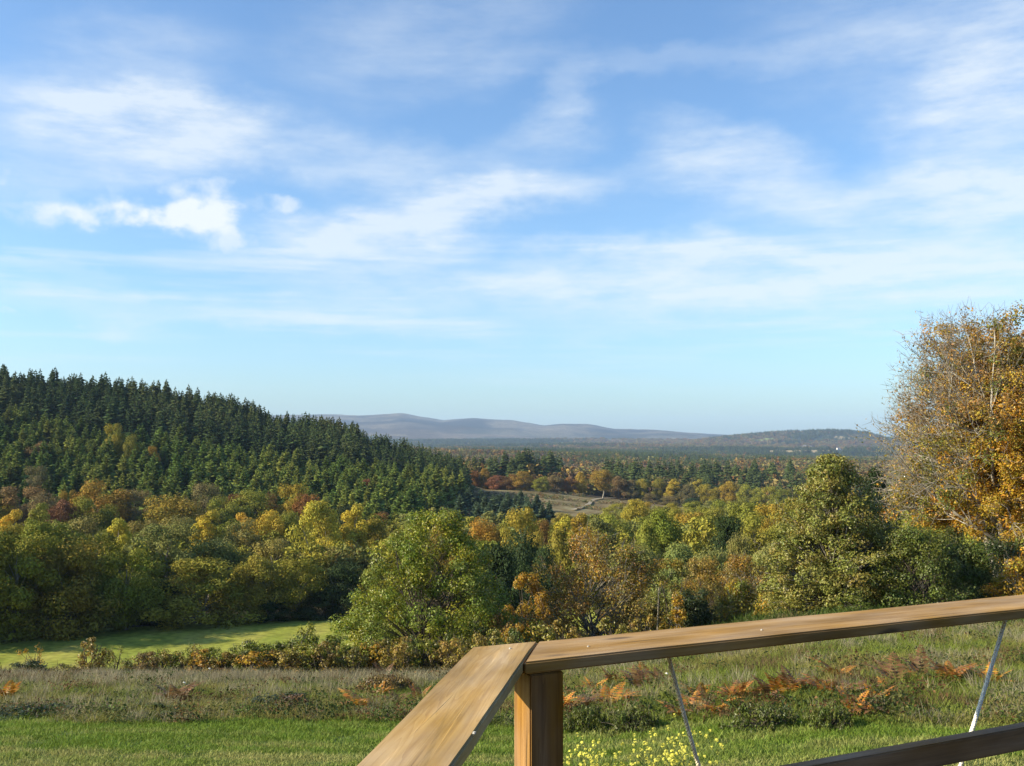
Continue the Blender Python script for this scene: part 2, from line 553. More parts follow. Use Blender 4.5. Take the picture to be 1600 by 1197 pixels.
def timber_material(name, dark, mid, light, seed=0.0):
    m, t = new_mat(name); L = t.links.new
    tc = N(t, 'ShaderNodeTexCoord')
    mp = N(t, 'ShaderNodeMapping'); mp.inputs['Location'].default_value = (seed, seed * 2, seed * 3)
    mp.inputs['Scale'].default_value = (0.45, 9.0, 9.0)
    L(tc.outputs['Object'], mp.inputs[0])
    ring = N(t, 'ShaderNodeTexNoise'); ring.inputs['Scale'].default_value = 2.2; ring.inputs['Detail'].default_value = 3
    ring.inputs['Distortion'].default_value = 0.6
    L(mp.outputs[0], ring.inputs['Vector'])
    saw = math_node(t, 'FRACT', math_node(t, 'MULTIPLY', ring.outputs['Fac'], 13.0))
    mp2 = N(t, 'ShaderNodeMapping'); mp2.inputs['Scale'].default_value = (2.6, 75.0, 75.0)
    L(tc.outputs['Object'], mp2.inputs[0])
    fib = N(t, 'ShaderNodeTexNoise'); fib.inputs['Scale'].default_value = 1.0; fib.inputs['Detail'].default_value = 4
    L(mp2.outputs[0], fib.inputs['Vector'])
    st = N(t, 'ShaderNodeTexNoise'); st.inputs['Scale'].default_value = 5.0; st.inputs['Detail'].default_value = 5
    mp3 = N(t, 'ShaderNodeMapping'); mp3.inputs['Scale'].default_value = (0.7, 3.0, 3.0)
    L(tc.outputs['Object'], mp3.inputs[0]); L(mp3.outputs[0], st.inputs['Vector'])
    g = math_node(t, 'ADD', math_node(t, 'MULTIPLY', saw, 0.20), math_node(t, 'MULTIPLY', fib.outputs['Fac'], 0.80))
    r = N(t, 'ShaderNodeValToRGB'); e = r.color_ramp.elements
    e[0].position = 0.2; e[0].color = (*dark, 1); e[1].position = 0.85; e[1].color = (*light, 1)
    k = e.new(0.5); k.color = (*mid, 1)
    L(g, r.inputs[0])
    hs = N(t, 'ShaderNodeHueSaturation')
    mr = N(t, 'ShaderNodeMapRange'); mr.inputs['From Min'].default_value = 0.3; mr.inputs['From Max'].default_value = 0.7
    mr.inputs['To Min'].default_value = 0.68; mr.inputs['To Max'].default_value = 1.22
    L(st.outputs['Fac'], mr.inputs['Value']); L(mr.outputs[0], hs.inputs['Value'])
    ms = N(t, 'ShaderNodeMapRange'); ms.inputs['From Min'].default_value = 0.35; ms.inputs['From Max'].default_value = 0.65
    ms.inputs['To Min'].default_value = 1.15; ms.inputs['To Max'].default_value = 0.8
    L(st.outputs['Color'], ms.inputs['Value']); L(ms.outputs[0], hs.inputs['Saturation'])
    L(r.outputs[0], hs.inputs['Color'])
    p = N(t, 'ShaderNodeBsdfPrincipled'); p.inputs['Roughness'].default_value = 0.7; p.inputs['Specular IOR Level'].default_value = 0.25
    # drying cracks along the grain
    mp4 = N(t, 'ShaderNodeMapping'); mp4.inputs['Scale'].default_value = (1.6, 55.0, 55.0); mp4.inputs['Location'].default_value = (seed * 5, seed, 0)
    L(tc.outputs['Object'], mp4.inputs[0])
    ck = N(t, 'ShaderNodeTexNoise'); ck.inputs['Scale'].default_value = 1.0; ck.inputs['Detail'].default_value = 2
    L(mp4.outputs[0], ck.inputs['Vector'])
    ckm = N(t, 'ShaderNodeMapRange'); ckm.inputs['From Min'].default_value = 0.27; ckm.inputs['From Max'].default_value = 0.33
    ckm.inputs['To Min'].default_value = 0.35; ckm.inputs['To Max'].default_value = 1.0
    L(ck.outputs['Fac'], ckm.inputs['Value'])
    cr_ = N(t, 'ShaderNodeVectorMath', operation='SCALE'); L(hs.outputs[0], cr_.inputs[0]); L(ckm.outputs[0], cr_.inputs['Scale'])
    # a few knots
    mpk = N(t, 'ShaderNodeMapping'); mpk.inputs['Scale'].default_value = (1.7, 5.5, 5.5); mpk.inputs['Location'].default_value = (seed * 3.3, seed * 1.7, seed)
    L(tc.outputs['Object'], mpk.inputs[0])
    vk = N(t, 'ShaderNodeTexVoronoi'); vk.inputs['Scale'].default_value = 1.0
    L(mpk.outputs[0], vk.inputs['Vector'])
    km = N(t, 'ShaderNodeMapRange', interpolation_type='SMOOTHSTEP'); km.inputs['From Min'].default_value = 0.035; km.inputs['From Max'].default_value = 0.10
    km.inputs['To Min'].default_value = 0.38; km.inputs['To Max'].default_value = 1.0
    L(vk.outputs['Distance'], km.inputs['Value'])
    kn_ = N(t, 'ShaderNodeVectorMath', operation='SCALE'); L(cr_.outputs[0], kn_.inputs[0]); L(km.outputs[0], kn_.inputs['Scale'])
    L(kn_.outputs[0], p.inputs['Base Color'])
    b = N(t, 'ShaderNodeBump'); b.inputs['Strength'].default_value = 0.35; b.inputs['Distance'].default_value = 0.002
    L(g, b.inputs['Height']); L(b.outputs[0], p.inputs['Normal'])
    o = N(t, 'ShaderNodeOutputMaterial'); L(p.outputs[0], o.inputs[0])
    return m


# ------------------------------------------------------------------ the setting: ground, lawn, field, clearing, track
def patch_colour(x, y):
    """albedo of the countryside: woods, heath and fields in patches"""
    u, D = uD(x, y)
    px = 800 + F * u
    n = fbm(x / 800.0 + 3, y / 600.0, 31, 4)
    n2 = fbm(x / 330.0, y / 380.0 + 9, 47, 4)
    wood = np.array([0.030, 0.042, 0.020]); brown = np.array([0.095, 0.060, 0.032]); tan = np.array([0.26, 0.20, 0.10]); green = np.array([0.16, 0.20, 0.06])
    c = np.where((n > 0.5)[:, None], brown, wood)
    c = np.where(((n2 > np.where(D > 4000, 0.68, 0.62)) & (D > 1000))[:, None], tan, c)
    c = np.where(((n2 < np.where(D > 3800, 0.15, 0.33)) & (D > 900))[:, None], green, c)
    floor = np.array([0.045, 0.038, 0.020])
    rough = np.array([0.085, 0.095, 0.035])
    w1 = smooth(60, 95, D)[:, None]
    w2 = smooth(480, 700, D)[:, None]
    out = rough * (1 - w1) + floor * w1
    out = out * (1 - w2) + c * w2
    far = smooth(6500, 9000, D)[:, None]
    fh = np.array([0.070, 0.058, 0.040]) * (0.15 + 1.6 * smooth(0.35, 0.65, fbm(x / 420., y / 420., 77, 5)))[:, None]
    out = out * (1 - far) + fh * far
    return out


def build_ground():
    rad = np.concatenate([[0.0], np.geomspace(1.2, 14200.0, 640)])
    a_front = np.radians(np.linspace(-42, 42, 380))
    a_back = np.radians(np.linspace(42, 318, 70))[1:-1]
    ang = np.concatenate([a_front, a_back])
    nr, na = len(rad), len(ang)
    X = rad[:, None] * np.sin(ang)[None, :]; Y = rad[:, None] * np.cos(ang)[None, :]
    x, y = X.ravel(), Y.ravel()
    z = H(x, y)
    col = patch_colour(x, y)
    V = np.stack([x, y, z], 1)
    i = np.arange(nr - 1)[:, None]; j = np.arange(na)[None, :]; j2 = (j + 1) % na
    q = np.stack([i * na + j, i * na + j2, (i + 1) * na + j2, (i + 1) * na + j], -1).reshape(-1, 4)[:, ::-1]
    me = mesh_from('ground', V, q[na:], ground_material(), col, True)
    # middle fan: close the small hole under the camera
    o = struct(obj('ground', me))
    return o


build_ground()


def sheet(name, xs, ys_lo, ys_hi, n, lift, mat):
    """draped strip: for every x a range of y"""
    xs = np.asarray(xs); t = np.linspace(0, 1, n)
    Y = np.asarray(ys_lo)[:, None] * (1 - t) + np.asarray(ys_hi)[:, None] * t
    X = np.repeat(xs[:, None], n, 1)
    Z = H(X.ravel(), Y.ravel()) + lift
    V = np.stack([X.ravel(), Y.ravel(), Z], 1)
    i = np.arange(len(xs) - 1)[:, None] * n; j = np.arange(n - 1)[None, :]
    q = np.stack([i + j, i + n + j, i + n + j + 1, i + j + 1], -1).reshape(-1, 4)
    return struct(obj(name, mesh_from(name, V, q, mat, None, True)))


def lawn_edge(x):
    x = np.asarray(x, float)
    return 19.2 - 0.55 * np.maximum(x - 0.5, 0) + 0.10 * np.maximum(-x, 0) + 1.7 * (fbm(x / 2.6, x * 0, 61, 4) - 0.5)


xs = np.linspace(-16, 14, 120)
sheet('lawn', xs, np.full(120, 4.0), lawn_edge(xs) + 0.15, 60, 0.03,
      turf_material('lawn_turf', (0.050, 0.075, 0.018), (0.070, 0.105, 0.024), (0.10, 0.125, 0.04), 0.5, 9.0))


def field_far(x):      # the edge of the valley field below the trees
    return 123.0 + 0.36 * (np.asarray(x, float) + 20)


xs = np.linspace(-100, 10, 150)
sheet('field', xs, field_far(xs) - 26, field_far(xs) + 6, 40, 0.12,
      turf_material('field_turf', (0.180, 0.210, 0.032), (0.240, 0.250, 0.044), (0.300, 0.275, 0.070), 0.06, 1.2, (0.1, 3.0)))


def clearing_sheet():
    mat = turf_material('heath', (0.115, 0.095, 0.040), (0.17, 0.125, 0.055), (0.22, 0.19, 0.095), 0.05, 0.6, (0.5, 2.0))
    px = np.linspace(690, 1075, 90); d = np.linspace(345, 566, 70)
    PX, DD = np.meshgrid(px, d, indexing='ij')
    X = (PX - 800) / F * DD
    Z = H(X.ravel(), DD.ravel()) + 0.45
    V = np.stack([X.ravel(), DD.ravel(), Z], 1)
    i = np.arange(89)[:, None] * 70; j = np.arange(69)[None, :]
    q = np.stack([i + j, i + 70 + j, i + 71 + j, i + j + 1], -1).reshape(-1, 4)
    struct(obj('heath_clearing', mesh_from('heath_clearing', V, q, mat, None, True)))


clearing_sheet()


def build_track():
    pts = []
    for px, py in ((962, 780), (940, 781), (928, 783), (923, 787), (921, 790), (914, 794), (905, 797), (894, 800)):
        x, y, z = raycast(px, py, 330)
        pts.append((x, y))
    pts = np.array(pts)
    t = np.linspace(0, len(pts) - 1, 60)
    p = np.stack([np.interp(t, np.arange(len(pts)), pts[:, k]) for k in (0, 1)], 1)
    tg = np.gradient(p, axis=0); tg /= np.linalg.norm(tg, axis=1)[:, None]
    nm = np.stack([-tg[:, 1], tg[:, 0]], 1)
    w = 0.75 + 0.25 * rng.random(60)
    A, B = p + nm * w[:, None], p - nm * w[:, None]
    V = np.concatenate([np.c_[A, H(A[:, 0], A[:, 1]) + 0.95], np.c_[B, H(B[:, 0], B[:, 1]) + 0.95]])
    i = np.arange(59)
    q = np.stack([i, i + 60, i + 61, i + 1], 1)
    struct(obj('track', mesh_from('track', V, q, plain_material('track_gravel', (0.29, 0.24, 0.16), scale=0.5))))


build_track()


# ------------------------------------------------------------------ plant builders
def unit(v):
    return v / (np.linalg.norm(v, axis=-1, keepdims=True) + 1e-9)


def leaf_quads(cent, nrm, length, width, r, spin=None):
    """rhombic leaves: V (4n,3), faces (n,4)"""
    n = len(cent)
    ref = unit(r.normal(size=(n, 3)))
    a = unit(np.cross(nrm, ref)); b = np.cross(nrm, a)
    L = (length * (0.7 + 0.6 * r.random(n)))[:, None] if np.isscalar(length) else length[:, None]
    W = L * width
    fold = nrm * L * 0.12
    V = np.stack([cent - a * L * .5, cent + b * W * .5 - a * L * .06 + fold, cent + a * L * .5, cent - b * W * .5 - a * L * .06 + fold], 1).reshape(-1, 3)
    q = np.arange(4 * n).reshape(n, 4)
    return V, q


def clump_leaves(cent, rad, count, length, width, r, cols=None, up=0.25, outw=1.0):
    """leaves spread through clumps. returns V, faces, per-vertex colour"""
    K = len(cent)
    idx = np.repeat(np.arange(K), count)
    n = len(idx)
    d = unit(r.normal(size=(n, 3)))
    rr = r.random(n) ** (1 / 3.0)
    sq = np.array([1.0, 1.0, 0.8])
    pos = cent[idx] + d * sq * (rad[idx] * rr)[:, None]
    nrm = unit(d * outw + r.normal(size=(n, 3)) * 0.42 + np.array([0, 0, up]))
    V, q = leaf_quads(pos, nrm, length, width, r)
    c = np.ones((n, 3)) if cols is None else cols[idx]
    return V, q, np.repeat(c, 4, 0)


PROFILES = {
    'round': lambda t: np.sqrt(np.clip(1 - (2 * t - 1) ** 2, 0, 1)),
    'dome': lambda t: np.sqrt(np.clip(1 - (t * 1.0) ** 2.4, 0, 1)) * (0.82 + 0.18 * np.sin(np.pi * np.clip(t * 1.6, 0, 1))),
    'oval': lambda t: np.clip(np.sin(np.pi * np.clip(t * 0.92 + 0.08, 0, 1)), 0, 1) ** 0.65,
    'cone': lambda t: np.interp(t, [0, .2, .5, .75, .95, 1], [.92, 1, .79, .48, .19, .05]),
    'column': lambda t: np.clip((1 - t ** 3.0), 0, 1) ** 0.7 * smooth(-0.25, 0.22, t),
    'fan': lambda t: np.clip(0.35 + 0.75 * t, 0, 1) * np.sqrt(np.clip(1 - np.clip((t - 0.62) / 0.38, 0, 1) ** 2, 0, 1)),
}


def crown_clumps(shape, h0, h1, rx, K, r, clump, lump=0.18, inner=0.45):
    """clump centres and radii that fill a crown between h0 and h1"""
    prof = PROFILES[shape]
    t = r.random(K * 4)
    w = prof(t) + 0.12
    keep = r.random(K * 4) < w / w.max()
    t = t[keep][:K]
    K = len(t)
    th = r.random(K) * 2 * np.pi
    lob = 1 + lump * np.sin(th * 3 + r.random() * 6) * np.sin(t * 7 + r.random() * 6) + lump * r.normal(size=K) * 0.7
    rr = prof(t) * rx * lob * (inner + (1 - inner) * r.random(K) ** 0.5)
    c = np.stack([rr * np.cos(th), rr * np.sin(th), h0 + t * (h1 - h0)], 1)
    rad = clump * (0.65 + 0.7 * r.random(K))
    rad = np.minimum(rad, 0.35 * rx + 0.1)
    c[:, :2] *= np.clip(1 - rad / (rx * 2.4), 0.5, 1)[:, None]
    c[:, 2] = np.minimum(c[:, 2], h1 - rad * 0.6)
    return c, rad


def wood_tubes(T, base, h, r0, cent, r, top=0.82, stems=1, sides=6, fine=4, spread=0.25):
    """trunk(s) from the base and a curved limb to every clump centre"""
    trunks = []
    for s in range(stems):
        a = 2 * np.pi * s / max(stems, 1) + r.random()
        lean = spread * h * (0 if stems == 1 else 1)
        k = 8
        tt = np.linspace(0, 1, k)
        off = np.stack([np.cos(a) * lean * tt ** 1.3, np.sin(a) * lean * tt ** 1.3, tt * h * top * (1 if stems == 1 else 0.75 + 0.25 * r.random())], 1)
        off[1:-1, :2] += r.normal(size=(k - 2, 2)) * h * 0.012
        p = np.asarray(base) + off
        rad = r0 / math.sqrt(stems) * (1 - tt) ** 0.8 + 0.012
        rad[0] *= 1.35
        T.add(p, rad, sides)
        trunks.append((p, rad))
    for c in cent:
        p, rad = trunks[r.integers(len(trunks))]
        zt = c[2] - abs(c[2] - base[2]) * (0.25 + 0.2 * r.random()) - 0.3 * np.hypot(c[0] - base[0], c[1] - base[1])
        f = np.clip((zt - p[0, 2]) / (p[-1, 2] - p[0, 2] + 1e-6), 0.12, 0.95)
        s = np.array([np.interp(f, np.linspace(0, 1, len(p)), p[:, k]) for k in range(3)])
        rs = np.interp(f, np.linspace(0, 1, len(p)), rad) * 0.45
        m = (s + c) / 2 + np.array([0, 0, 0.08 * np.linalg.norm(c - s)]) + r.normal(size=3) * 0.04 * np.linalg.norm(c - s)
        tt = np.linspace(0, 1, 5)[:, None]
        q = (1 - tt) ** 2 * s + 2 * tt * (1 - tt) * m + tt ** 2 * c
        T.add(q, rs * (1 - tt[:, 0] * 0.85) + 0.004, fine)


def tree_meshes(seed, shape, h, rx, crown0, K, per, leaf, clump, width=0.62, stems=1, trunk_r=None, bark=None, leaf_mat=None,
                cols=None, lump=0.18, twigs=0, limbs=1.0, inner=0.45, top=0.82, up=0.35):
    r = np.random.default_rng(seed)
    cent, rad = crown_clumps(shape, crown0, h, rx, K, r, clump, lump, inner)
    K = len(cent)
    if cols is None:
        v = 0.85 + 0.3 * r.random(K)
        cc = np.stack([v * (0.92 + 0.16 * r.random(K)), v, v * (0.85 + 0.3 * r.random(K))], 1)
    else:
        pal = np.array(cols)
        cc = pal[r.integers(len(pal), size=K)] * (0.85 + 0.3 * r.random(K))[:, None]
    V, q, c = clump_leaves(cent, rad, per, leaf, width, r, cc, up)
    crown = mesh_from('crown', V, q, leaf_mat or M_LEAF_MID, c)
    T = Tubes()
    sel = cent if limbs >= 1 else cent[r.random(K) < limbs]
    wood_tubes(T, (0, 0, 0), h, trunk_r or h * 0.02, sel, r, top=top, stems=stems, sides=7 if leaf < 0.2 else 5, fine=4 if leaf < 0.2 else 3)
    for k in range(K):
        for _ in range(twigs):
            d = unit(r.normal(size=3) + np.array([0, 0, 0.35]) + 0.6 * unit(cent[k] * np.array([1, 1, 0.2])))
            e = cent[k] + d * rad[k] * (0.9 + 0.5 * r.random())
            mid = (cent[k] + e) / 2 + r.normal(size=3) * rad[k] * 0.12
            T.add(np.stack([cent[k], mid, e]), [0.011, 0.007, 0.003], 3)
    return T.mesh('trunk', bark or M_BARK), crown


def put_tree(name, meshes, loc, sx, sz, rz, colour, label, cat, group=None, wood_colour=None):
    e = empty(name, loc, rz)
    e.scale = (sx, sx, sz)
    t = obj('trunk', meshes[0], e)
    c = obj('crown', meshes[1], e)
    c.color = (*colour, 1)
    tag(e, label, cat, group)
    return e


def conifer_mesh(seed, levels, n, kind, mat):
    """unit-height conifer: whorls of drooping boughs"""
    r = np.random.default_rng(seed)
    Vs, Fs, cs, k = [], [], [], 0
    R = 0.25 if kind == 'tall' else 0.30
    start = 0.10 if kind == 'tall' else 0.03
    for i in range(levels):
        t = start + (1 - start) * (i + 0.3 * r.random()) / levels
        rr = R * (1 - t) ** 0.8 * (0.8 + 0.4 * r.random()) + 0.008
        if kind == 'tall' and t < 0.3:
            rr *= 0.75 + 0.25 * (t / 0.3)
        t_lvl, r_lvl = t, rr
        for j in range(n):
            a = 2 * np.pi * (j + r.random() * 0.9) / n + i * 0.7
            t = min(0.985, t_lvl + (r.random() - 0.5) * 1.3 * (1 - start) / levels)
            rr = r_lvl * ((1.02 - t) / (1.02 - t_lvl)) ** 0.8
            ln = rr * (0.6 + 0.65 * r.random())
            droop = (0.10 + 0.25 * r.random()) if kind == 'tall' else (-0.25 + 0.25 * r.random())
            d = np.array([np.cos(a), np.sin(a), -droop]); sd_ = np.array([-np.sin(a), np.cos(a), 0])
            w = ln * (0.34 + 0.2 * r.random())
            p0 = np.array([0, 0, t]) + d * ln * 0.05
            p1 = np.array([0, 0, t]) + d * ln * 0.6
            p2 = np.array([0, 0, t]) + d * ln + np.array([0, 0, 0.10 * ln])
            lift = np.array([0, 0, 0.05 * ln])
            v = np.stack([p0, p1 + sd_ * w - lift, p2, p1 - sd_ * w - lift, p1 + np.array([0, 0, 0.16 * ln]),
                          p1 + np.array([0, 0, -0.32 * ln])])
            f = np.array([[0, 1, 4], [1, 2, 4], [2, 3, 4], [3, 0, 4], [0, 5, 2]]) + k
            Vs.append(v); Fs.append(f); k += 6
            sh = 0.8 + 0.4 * r.random()
            cs.append(np.full((6, 3), sh))
    # leader
    v = np.array([[0.012, 0, 0.93], [-0.006, 0.01, 0.93], [-0.006, -0.01, 0.93], [0, 0, 1.0]])
    Vs.append(v); Fs.append(np.array([[0, 1, 3], [1, 2, 3], [2, 0, 3]]) + k); cs.append(np.ones((4, 3))); k += 4
    nf = sum(len(f) for f in Fs)
    ang = np.linspace(0, 2 * np.pi, 5, endpoint=False)
    tv = np.concatenate([np.stack([0.013 * np.cos(ang), 0.013 * np.sin(ang), 0 * ang - 0.03], 1), np.array([[0, 0, 0.9]])])
    tf = np.array([[j, (j + 1) % 5, 5] for j in range(5)]) + k
    V = np.concatenate(Vs + [tv]); Fa = np.concatenate(Fs + [tf])
    c = np.concatenate(cs + [np.ones((6, 3))])
    return mesh_from('conifer', V, Fa, None, c, mats=[mat, M_BARK], midx=np.r_[np.zeros(nf), np.ones(5)])


# ---- spread by geometry nodes (only for stuff nobody could count)
def spread(name, pts, scl, rot, tint, protos, label=None, cat=None):
    col = bpy.data.collections.new(name + '_shapes')
    for k, me in enumerate(protos):
        o = bpy.data.objects.new('%s_shape_%02d' % (name, k), me)
        col.objects.link(o)
    n = len(pts)
    me = bpy.data.meshes.new(name)
    me.vertices.add(n); me.vertices.foreach_set('co', np.asarray(pts, np.float32).ravel())
    a = me.attributes.new('scl', 'FLOAT_VECTOR', 'POINT'); a.data.foreach_set('vector', np.asarray(scl, np.float32).ravel())
    a = me.attributes.new('rot', 'FLOAT_VECTOR', 'POINT'); a.data.foreach_set('vector', np.asarray(rot, np.float32).ravel())
    a = me.attributes.new('pick', 'INT', 'POINT'); a.data.foreach_set('value', rng.integers(len(protos), size=n).astype(np.int32))
    a = me.attributes.new('tint', 'FLOAT_COLOR', 'POINT')
    c4 = np.ones((n, 4), np.float32); c4[:, :3] = tint
    a.data.foreach_set('color', c4.ravel())
    o = struct(obj(name, me), 'stuff')
    ng = bpy.data.node_groups.new(name, 'GeometryNodeTree')
    ng.interface.new_socket('Geometry', in_out='INPUT', socket_type='NodeSocketGeometry')
    ng.interface.new_socket('Geometry', in_out='OUTPUT', socket_type='NodeSocketGeometry')
    gi, go = ng.nodes.new('NodeGroupInput'), ng.nodes.new('NodeGroupOutput')
    ci = ng.nodes.new('GeometryNodeCollectionInfo')
    ci.inputs['Collection'].default_value = col
    ci.inputs['Separate Children'].default_value = True
    ci.inputs['Reset Children'].default_value = True
    ip = ng.nodes.new('GeometryNodeInstanceOnPoints')
    ip.inputs['Pick Instance'].default_value = True

    def attr(nm, dt):
        k = ng.nodes.new('GeometryNodeInputNamedAttribute'); k.data_type = dt
        k.inputs['Name'].default_value = nm
        return k.outputs['Attribute']
    L = ng.links.new
    L(gi.outputs[0], ip.inputs['Points']); L(ci.outputs[0], ip.inputs['Instance'])
    L(attr('pick', 'INT'), ip.inputs['Instance Index'])
    er = ng.nodes.new('FunctionNodeEulerToRotation')
    L(attr('rot', 'FLOAT_VECTOR'), er.inputs[0]); L(er.outputs[0], ip.inputs['Rotation'])
    L(attr('scl', 'FLOAT_VECTOR'), ip.inputs['Scale'])
    L(ip.outputs[0], go.inputs[0])
    md = o.modifiers.new('spread', 'NODES'); md.node_group = ng
    if label:
        tag(o, label, cat)
    return o


def rots(n, tilt=0.0):
    return np.stack([rng.normal(size=n) * tilt, rng.normal(size=n) * tilt, rng.random(n) * 6.283], 1)


# ------------------------------------------------------------------ colours (albedo)
GREEN = (0.185, 0.188, 0.026)
OLIVE = (0.245, 0.228, 0.036)
SAGE = (0.205, 0.205, 0.058)
DARK = (0.035, 0.055, 0.018)
YELLOW = (0.46, 0.35, 0.045)
GOLD = (0.33, 0.245, 0.034)
ORANGE = (0.32, 0.205, 0.034)
RUST = (0.22, 0.115, 0.036)
RED = (0.23, 0.100, 0.048)
BROWN = (0.185, 0.145, 0.060)
SPRUCE = (0.072, 0.098, 0.030)
YOUNG = (0.165, 0.205, 0.040)
PINE = (0.10, 0.145, 0.075)
GREEN_NEAR = (0.195, 0.215, 0.024)
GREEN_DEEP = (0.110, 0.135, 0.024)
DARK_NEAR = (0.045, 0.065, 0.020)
OLIVE_NEAR = (0.215, 0.190, 0.032)
YELLOW_NEAR = (0.42, 0.26, 0.025)
GOLD_NEAR = (0.36, 0.215, 0.022)
OCHRE_NEAR = (0.255, 0.188, 0.038)
RUST_NEAR = (0.22, 0.15, 0.045)
PEAR_NEAR = (0.205, 0.205, 0.046)

# ------------------------------------------------------------------ the wooded hill: conifers
tall_protos = [conifer_mesh(100 + k, 24, 9, 'tall', M_NEEDLE) for k in range(6)]
young_protos = [conifer_mesh(200 + k, 22, 10, 'young', M_NEEDLE) for k in range(6)]
tall_protos_i = [conifer_mesh(100 + k, 12, 7, 'tall', M_NEEDLE_I) for k in range(4)]
young_protos_i = [conifer_mesh(200 + k, 15, 9, 'young', M_NEEDLE_I) for k in range(4)]


def jittered(px0, px1, d0, d1, spacing, r):
    """points in a wedge, one per cell"""
    out = []
    d = d0
    while d < d1:
        step = spacing / d * F
        k = int((px1 - px0) / step) + 1
        p = px0 + (np.arange(k) + r.random(k)) * step
        out.append(np.stack([p, d + (r.random(k) - 0.5) * spacing * 1.2], 1))
        d += spacing
    return np.concatenate(out)


def build_hill_forest():
    r = np.random.default_rng(77)
    P = jittered(-160, 735, 268, 560, 4.3, r)
    px, d = P[:, 0], P[:, 1]
    R = np.interp(px, RIDGE_PX, RIDGE_D)
    end = np.interp(d, [268, 330, 400, 470, 560], [640, 690, 728, 735, 700])
    # mature wood along the ridge, younger trees on the slope below
    bound = np.interp(px, [-200, 0, 150, 300, 450, 560, 640, 740], [392, 396, 385, 378, 372, 380, 392, 400]) + 26 * (fbm(px / 60, d / 40, 5, 3) - 0.5)
    tall = d > bound
    keep = (px < end) & (d < R + 45) & ~((~tall) & (r.random(len(px)) < 0.06))
    keep &= ~(tall & (r.random(len(px)) < 0.25))
    px, d, tall, R = px[keep], d[keep], tall[keep], R[keep]
    x = (px - 800) / F * d
    z = H(x, d)
    h = np.where(tall, 15.0 + 5.5 * r.random(len(px)) ** 1.3, 5.5 + 8.5 * r.random(len(px)))
    h = h * np.where(tall & (px > 560), 0.80, 1.0)
    edge = tall & (d < bound[keep] + 7)
    h = np.where(edge, h * 0.85, h)
    app = h / d
    for kind, sel, protos, protos_i, base in (('tall', tall, tall_protos, tall_protos_i, SPRUCE), ('young', ~tall, young_protos, young_protos_i, YOUNG)):
        idx = np.where(sel)[0]
        if kind == 'tall':
            # those seen along the skyline and at the front edge show largest
            show = app[idx] + 0.02 * (np.abs(d[idx] - R[idx]) < 22) + 0.012 * (d[idx] < bound[keep][idx] + 10)
        else:
            show = app[idx]
        show = show + 0.0 * r.random(len(idx)) - 1.0 * ((px[idx] < -12) | (px[idx] > 1612))
        order = idx[np.argsort(-show)]
        big, rest = order[:300], order[300:]
        shift = fbm(px / 90, d / 30, 9, 3)
        for i in big:
            v = 0.78 + 0.45 * r.random()
            c = np.array(base) * v * (0.55 + 0.9 * shift[i]) * np.array([1 + 0.7 * (shift[i] - 0.5) + 0.06 * r.normal(), 1.0, 1.0])
            o = obj('spruce_tree' if kind == 'tall' else 'young_spruce', protos[r.integers(len(protos))], None, (x[i], d[i], z[i] - 0.2))
            o.scale = (h[i] * (0.9 + 0.3 * r.random()),) * 2 + (h[i],)
            o.rotation_euler = (0, 0, r.random() * 6.28)
            o.color = (*c, 1)
            if kind == 'tall':
                tag(o, 'tall dark spruce in the mature wood along the crest of the forested hill', 'conifer', 'mature spruces on the crest of the hill')
            else:
                tag(o, 'young mid-green spruce in the plantation on the hillside below the mature wood', 'conifer', 'young spruces on the slope of the hill')
        n = len(rest)
        hh = h[rest]
        tint = np.array(base)[None, :] * ((0.78 + 0.45 * r.random(n)) * (0.55 + 0.9 * shift[rest]))[:, None] * np.stack([1 + 0.7 * (shift[rest] - 0.5), np.ones(n), np.ones(n)], 1)
        w = hh * (0.9 + 0.3 * r.random(n))
        spread('mature_spruce_wood' if kind == 'tall' else 'young_spruce_plantation', np.stack([x[rest], d[rest], z[rest] - 0.2], 1),
               np.stack([w, w, hh], 1), rots(n, 0.02), tint, protos_i,
               'dense mass of dark spruces behind the front trees of the hill crest' if kind == 'tall' else 'dense mass of young spruces filling the hillside plantation', 'woodland')


build_hill_forest()

# ------------------------------------------------------------------ valley woodland, one tree at a time
mid_protos = {}
for k, (shp, stems, K, per) in enumerate([('round', 1, 60, 95), ('dome', 3, 70, 95), ('oval', 1, 60, 95), ('column', 1, 46, 110), ('round', 2, 70, 90), ('dome', 4, 60, 100), ('oval', 2, 64, 95), ('fan', 1, 55, 90)]):
    h = 10.0
    rx = 2.6 if shp == 'column' else 4.4
    mid_protos.setdefault(shp, []).append(
        tree_meshes(300 + k, shp, h, rx, {'column': 1.2, 'fan': 3.6, 'oval': 1.4, 'dome': 0.3, 'round': 1.0}[shp], int(K * 0.75), int(per * 3.2), 0.29, 1.5, stems=stems,
                    trunk_r=0.20, bark=M_BARK_PALE if shp in ('column', 'fan') else M_BARK_GREY, limbs=0.6, lump=0.22))

KINDS = {
    'G': (GREEN, 'leafy_tree', 'green'), 'OL': (OLIVE, 'leafy_tree', 'olive-green'), 'S': (SAGE, 'willow_tree', 'grey-green'),
    'D': (DARK, 'dark_tree', 'dark green'), 'Y': (YELLOW, 'birch_tree', 'bright yellow'), 'GO': (GOLD, 'autumn_tree', 'golden'),
    'O': (ORANGE, 'autumn_tree', 'orange'), 'RU': (RUST, 'autumn_tree', 'rust-brown'), 'RE': (RED, 'autumn_tree', 'dusky red'),
    'B': (BROWN, 'leafy_tree', 'brown'),
}
BELT = {
    'A': 'at the valley field edge', 'B': 'in the wood behind the field', 'C': 'at the foot of the conifer hill',
    'M': 'in the scrubby middle valley', 'W': 'along the treeline above the clearing',
    'X': 'off to the side of the field',
}
SHAPEWORD = {'round': 'round', 'dome': 'bushy', 'oval': 'oval', 'column': 'slender upright', 'fan': 'spreading'}
r_t = np.random.default_rng(404)


